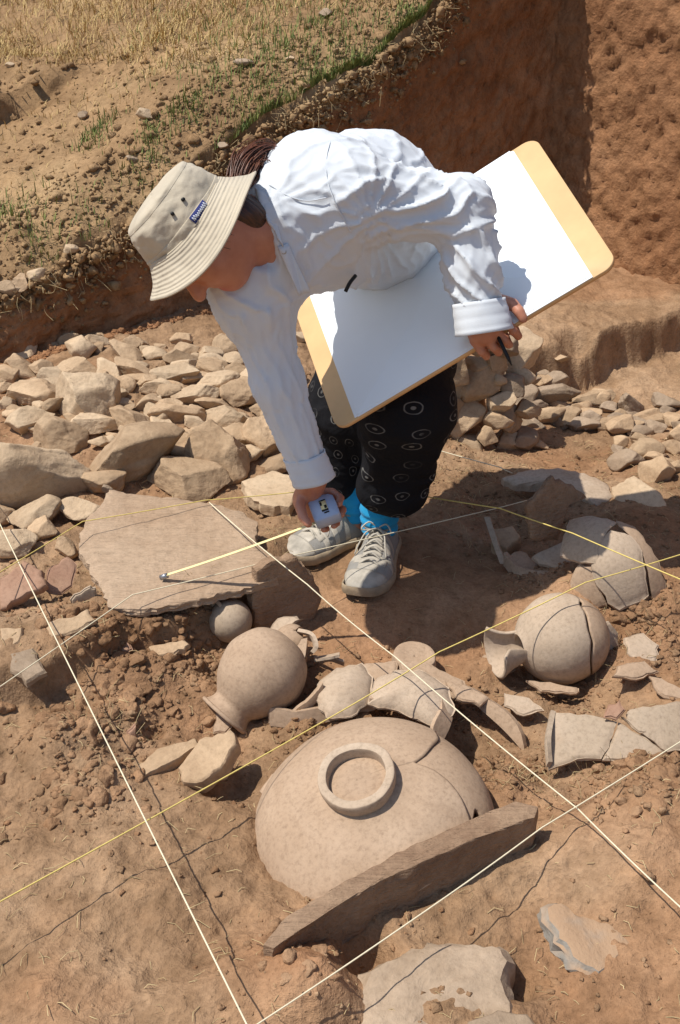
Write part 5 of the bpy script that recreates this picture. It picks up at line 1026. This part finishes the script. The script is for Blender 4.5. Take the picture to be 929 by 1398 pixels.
# ------------------------------------------------------------------ loose stuff: clods, straw, grass
rsx = np.random.RandomState(77)
def scatter_clods(pos, size, sub, seed, squash=.7):
    rs = np.random.RandomState(seed); v, f = ico(sub); n = len(pos); m = len(v)
    sc = size[:, None] * rs.uniform(.6, 1.2, (n, 3)) * np.array([1, 1, squash]); a = rs.uniform(0, 6.28, n); c, s = np.cos(a), np.sin(a)
    jit = 1 + np.clip(.26 * rs.normal(size=(n, m, 1)), -.5, .5); q = v[None] * jit * sc[:, None]; x = q[..., 0] * c[:, None] - q[..., 1] * s[:, None]; y = q[..., 0] * s[:, None] + q[..., 1] * c[:, None]
    V = np.stack([x, y, q[..., 2]], -1) + pos[:, None]; F = f[None] + (np.arange(n) * m)[:, None, None]; return V.reshape(-1, 3), F.reshape(-1, 3)
def floor_pts(n, x0, x1, y0, y1, rough=True, seed=0):
    rs = np.random.RandomState(seed); x = rs.uniform(x0, x1, n); y = rs.uniform(y0, y1, n)
    if rough: k = sst(-.25, .35, fbm(x * 4, y * 4, 9, 3, 21)) * .9 + .1; ok = rs.rand(n) < k; x, y = x[ok], y[ok]
    tr = np.exp(-(((x - .12) / .3) ** 2 + ((y - .02) / .25) ** 2)); ok = rs.rand(len(x)) > tr * .85; x, y = x[ok], y[ok]
    t = (x - A0[0]) * WU[0] + (y - A0[1]) * WU[1]; d = (x - A0[0]) * WN[0] + (y - A0[1]) * WN[1]; ok = (d < -.05) & (t < TC - .05); x, y = x[ok], y[ok]
    return np.stack([x, y, floor_z(x, y)], -1)
p = floor_pts(9000, -.95, .95, -1.15, 1.0, seed=1); sz = np.minimum(.0016 * (1 / (rsx.rand(len(p)) + .03)) ** .6 + .0005, .010)
bankp = []
for (a, b, z), n, r in [((110,1010,.0),260,.08),((180,980,.0),260,.07),((250,930,-.02),220,.07),((120,1070,0),200,.08),((300,900,-.03),160,.05),((260,850,.02),160,.06),((160,890,.02),200,.07),((490,1005,-.05),160,.06),((570,1005,-.05),160,.05),((690,1050,-.03),260,.09),((850,1090,.0),260,.09),((900,880,.02),200,.07),((860,830,.02),160,.06),((640,960,-.05),120,.05),((430,1000,-.04),120,.05),((780,940,-.04),150,.06),((740,800,0),140,.06),((60,840,.05),140,.06)]:
    c = PZ(a, b, z); q = c[:2] + rsx.normal(size=(n, 2)) * r * .6; bankp.append(np.c_[q, floor_z(q[:, 0], q[:, 1])])
bp = np.concatenate(bankp); bz_ = rsx.uniform(.002, .0075, len(bp)) * rsx.uniform(.5, 1.2, len(bp))
v1, f1 = scatter_clods(np.concatenate([p, bp]), np.concatenate([sz, bz_]), 2, 5)
me = mesh_np('earth_crumbs', v1, f1, False); at = me.attributes.new('tint', 'FLOAT', 'POINT'); at.data.foreach_set('value', np.repeat(rsx.rand(len(v1) // 42 + 1), 42)[:len(v1)].astype(np.float32) * .6)
tag(ob('earth_crumbs', me, MAT['floor']), 'loose crumbs and clods of earth scattered over the trench floor', kind='stuff')
# straw and rootlets on the floor
p = floor_pts(2600, -.95, .95, -1.15, .95, False, 3); tv = []
for i in range(len(p)):
    L = rsx.uniform(.008, .032); a = rsx.uniform(0, 6.28); d = np.array([math.cos(a), math.sin(a), rsx.normal() * .15 + .05]) * L; b_ = rsx.normal(size=3) * L * .15; b_[2] = abs(b_[2]); tv.append(tube(np.array([p[i] + [0, 0, .001], p[i] + d * .5 + b_ + [0, 0, .0015], p[i] + d]), rsx.uniform(.0003, .0007), 3, False))
for k, n in (((480, 830), 0), ((150, 1000), 40), ((700, 1050), 40), ((870, 870), 45), ((830, 1050), 40), ((270, 840), 50), ((330, 810), 45), ((450, 1010), 25), ((600, 640), 60), ((650, 720), 40)):
    for i in range(n):
        q = PZ(k[0] + rsx.normal() * 35, k[1] + rsx.normal() * 18, 0); q[2] = float(floor_z(q[0], q[1])); a = rsx.uniform(0, 6.28); L = rsx.uniform(.015, .05); d = np.array([math.cos(a) * .5, math.sin(a) * .5, rsx.uniform(.2, 1.0)]) * L; tv.append(tube(np.array([q, q + d * .5 + rsx.normal(size=3) * .003, q + d + rsx.normal(size=3) * .005]), rsx.uniform(.0003, .0006), 3, False))
off = 0; FF = []; VV = []
for v, f in tv: VV.append(v); FF.append(f + off); off += len(v)
MAT['straw'] = plain_mat('dry_straw', (0.50, 0.38, 0.20), .8, .3, 30)
tag(ob('straw', mesh_np('straw', np.concatenate(VV), np.concatenate(FF)), MAT['straw']), 'bits of dry straw and rootlets lying on the trench floor', kind='stuff')
# grass
def project(P):
    q = P - CAM; dz = q @ FWD; return IMG_W / 2 + FOCAL * (q @ RIGHT) / dz, IMG_H / 2 - FOCAL * (q @ UPV) / dz
def hill_pts(n, t0, t1, d0, d1, seed):
    rs = np.random.RandomState(seed); t = rs.uniform(t0, t1, n); d = d0 + (d1 - d0) * rs.rand(n) ** 1.0; x = A0[0] + WU[0] * t + WN[0] * d; y = A0[1] + WU[1] * t + WN[1] * d; return np.stack([x, y, hill_z(t, d, x, y)], -1), d
def blades(pos, h, w, seed, lean=.5, hang=False):
    rs = np.random.RandomState(seed); n = len(pos); a = rs.uniform(0, 6.28, n); dr = np.stack([np.cos(a), np.sin(a), 0 * a], -1); sd = np.stack([-np.sin(a), np.cos(a), 0 * a], -1) * w[:, None]
    up = np.array([0, 0, 1.0]); ln = (rs.rand(n) * lean)[:, None] * h[:, None]; hh = h[:, None]; p0 = pos - up * .005; p1 = pos + up * hh * .55 + dr * ln * .35; p2 = pos + up * hh * (1 - .25 * rs.rand(n)[:, None]) + dr * ln
    V = np.stack([p0 - sd, p0 + sd, p1 + sd * .75, p1 - sd * .75, p2], 1).reshape(-1, 3); b = (np.arange(n) * 5)[:, None]
    F = np.concatenate([b + np.array([[0, 1, 2]]), b + np.array([[0, 2, 3]]), b + np.array([[3, 2, 4]])]); return V, F
def leaf_mat(name, c1, c2):
    m, n, l, b = new_mat(name); v = obj_coord(n); a = noise_node(n, l, v, 40, 3); l.new(ramp(n, l, a.outputs[0], [(.35, c1), (.65, c2)]).outputs[0], b.inputs['Base Color']); b.inputs['Roughness'].default_value = .7; b.inputs['Specular IOR Level'].default_value = .2; return m
MAT['dry_grass'] = leaf_mat('dry_grass', (0.36, 0.235, 0.085), (0.56, 0.41, 0.18)); MAT['green_grass'] = leaf_mat('green_grass', (0.09, 0.13, 0.035), (0.24, 0.26, 0.075))
P, d = hill_pts(210000, -1.6, 2.4, .05, 6.5, 5); px, py = project(P)
dens = np.zeros(len(P))
edge = np.interp(px, [-50, 0, 120, 240, 330, 420, 560], [85, 88, 92, 95, 70, 35, 15])
dens = np.where(py < edge + 30 * fbm(P[:, 0] * 4, P[:, 1] * 4, 0, 3, 4), 0.35 + .5 * sst(-.2, .3, fbm(P[:, 0] * 5, P[:, 1] * 5, 7, 3, 14)), 0) + .05 * (py > edge)
patch = fbm(P[:, 0] * 3, P[:, 1] * 3, 2, 3, 8); dens = dens + .12 * sst(0.0, .4, patch) * (py > edge)
ok = (rsx.rand(len(P)) < dens) & (px > -60) & (px < 650) & (py > -60); Pd = P[ok]; hh = rsx.uniform(.015, .055, len(Pd)) * (1 + .8 * (fbm(Pd[:, 0] * 3, Pd[:, 1] * 3, 1, 2, 33) > .25)) * np.where(project(Pd)[1] < 95, 1, .55); hh *= np.where(d[ok] < .25, .6, 1)
v, f = blades(Pd, hh, rsx.uniform(.0009, .002, len(Pd)), 3, 2.2)
tag(ob('dry_grass', mesh_np('dry_grass', v, f, False), MAT['dry_grass']), 'dry straw-coloured grass growing on the hillside above the trench', kind='stuff')
gp = []
for a, b, n, r in [(560,118,160,.05),(480,98,260,.10),(400,95,380,.16),(350,150,220,.08),(255,150,160,.05),(212,192,160,.05),(130,185,180,.05),(430,55,700,.3),(520,30,600,.3),(470,20,500,.35),(20,290,160,.07),(50,320,120,.06),(370,60,350,.25),(560,60,200,.1),(240,30,150,.2),(300,110,90,.1),(190,240,90,.05),(620,10,80,.1),(120,300,60,.06)]:
    c = G(a, b, 500, 2.5, 9); q = c[:2] + rsx.normal(size=(n, 2)) * r * np.array([.8, .8]); t = (q - A0) @ WU; dd = np.maximum((q - A0) @ WN, .02); q = A0 + WU * t[:, None] + WN * dd[:, None]; gp.append(np.c_[q, hill_z(t, dd, q[:, 0], q[:, 1])])
gp = np.concatenate(gp); v, f = blades(gp, rsx.uniform(.015, .05, len(gp)), rsx.uniform(.001, .0022, len(gp)), 4, 1.1)
tag(ob('green_grass', mesh_np('green_grass', v, f, False), MAT['green_grass']), 'sparse green grass tufts along the edge of the trench', kind='stuff')
# clods on the hillside and under its edge
P, d = hill_pts(8000, -.8, 2.4, .0, 3.0, 9); px, py = project(P); ok = (py > 60) & (px > -40) & (px < 660); P = P[ok]; sz = np.minimum(.003 * (1 / (rsx.rand(len(P)) + .03)) ** .6, .022)
v, f = scatter_clods(P, sz, 2, 8); tag(ob('hill_clods', mesh_np('hill_clods', v, f), MAT['hill']), 'loose clods of earth on the hillside', kind='stuff')
n = 1500; t = rsx.uniform(-.2, 2.3, n); x = A0[0] + WU[0] * t; y = A0[1] + WU[1] * t; k = rsx.rand(n); base = np.stack([x, y, 0 * x], -1); base[:, 0] -= WN[0] * (.055 + .05 * rsx.rand(n)); base[:, 1] -= WN[1] * (.055 + .05 * rsx.rand(n)); base[:, 2] = floor_z(base[:, 0], base[:, 1])
v, f = scatter_clods(base, rsx.uniform(.004, .016, n), 2, 12); tag(ob('fallen_clods', mesh_np('fallen_clods', v, f), MAT['wall']), 'fallen clods of earth along the foot of the shaded wall', kind='stuff')
for i, (a, b, w, h, lab) in enumerate([(333,88,30,15,'grey stone lying in the grass near the trench edge'),(200,158,38,19,'pale stone on the bare slope above the hat'),(305,212,22,12,'small pale stone stuck in the wall edge beside the hat'),(100,383,26,18,'small stone embedded in the shaded wall above the rubble'),(115,158,18,14,'small dark stone on the slope at the upper left'),(395,80,20,9,'flat pale stone among the green grass'),(180,218,20,12,'small stone on the slope just above the hat crown'),(14,88,14,9,'small pale stone at the left edge of the grass'),(445,18,22,14,'stone in the green grass at the top edge')]):
    tag(px_stone(a, b, w, h, 1000 + i, ['stone_grey', 'stone_pale'][i % 2], sink=.25), lab, 'stone')

# crumbling edge: clods stuck along the top of the shaded wall
n = 3800; t = rsx.uniform(-.25, 2.2, n); k = np.abs(rsx.normal(size=n)) * .09; dd = np.where(rsx.rand(n) < .5, -rsx.rand(n) * .03, rsx.rand(n) ** 1.5 * .25); x = A0[0] + WU[0] * t + WN[0] * dd; y = A0[1] + WU[1] * t + WN[1] * dd
z = np.where(dd > 0.03, hill_z(t, np.maximum(dd, .03), x, y), htop(t) - .10 - k); pos = np.stack([x, y, z], -1); v, f = scatter_clods(pos, np.minimum(.004 * (1 / (rsx.rand(n) + .04)) ** .5, .021), 2, 15, .9)
tag(ob('edge_clods', mesh_np('edge_clods', v, f), MAT['hill']), 'crumbling clods of earth along the top edge of the shaded wall', kind='stuff')
tv = []
for i in range(260):
    t_ = rsx.uniform(-.1, 2.0); p0 = np.array([*(A0 + WU * t_ - WN * rsx.uniform(.0, .05)), float(htop(t_)) - rsx.uniform(.06, .2)]); d_ = np.array([-WN[0] * .3 + rsx.normal() * .3, -WN[1] * .3, -.8 * rsx.rand()]) * rsx.uniform(.02, .08); tv.append(tube(spline([p0, p0 + d_ * .5 + rsx.normal(size=3) * .006, p0 + d_ + rsx.normal(size=3) * .012], 6), .0007, 3, False))
off = 0; FF = []; VV = []
for v, f in tv: VV.append(v); FF.append(f + off); off += len(v)
tag(ob('rootlets', mesh_np('rootlets', np.concatenate(VV), np.concatenate(FF)), MAT['straw']), 'thin rootlets hanging from the crumbling wall edge', kind='stuff')

# larger lumps of earth in the eroded bank
lp = []
for (a, b, z), n, r in [((110,1005,.0),30,.07),((180,960,.0),34,.07),((250,905,-.01),30,.06),((130,1070,0),24,.07),((160,900,.02),30,.07),((270,860,.02),20,.05),((490,1008,-.05),14,.05),((580,1008,-.05),14,.04),((690,1045,-.03),20,.07),((870,1080,.0),26,.08),((890,870,.02),20,.06),((860,835,.02),16,.05),((420,1345,.0),9,.08),((80,860,.05),14,.05)]:
    c = PZ(a, b, z); q = c[:2] + rsx.normal(size=(n, 2)) * r * .6; lp.append(np.c_[q, floor_z(q[:, 0], q[:, 1]) - .002])
lp = np.concatenate(lp); VV = []; FF = []; off = 0
for i, q in enumerate(lp):
    r = rsx.uniform(.006, .02); v, f = stone_geo(2000 + i, (r * rsx.uniform(.8, 1.5), r, r * .75), 3, 2, .12); v = v @ rotm(rsx.normal() * .3, rsx.normal() * .3, rsx.uniform(0, 6)).T + q; VV.append(v); FF.append(f + off); off += len(v)
me = mesh_np('earth_lumps', np.concatenate(VV), np.concatenate(FF)); at = me.attributes.new('tint', 'FLOAT', 'POINT'); at.data.foreach_set('value', np.full(off, .35, np.float32))
tag(ob('earth_lumps', me, MAT['floor']), 'lumps of broken earth in the eroded bank and between the pots', kind='stuff')
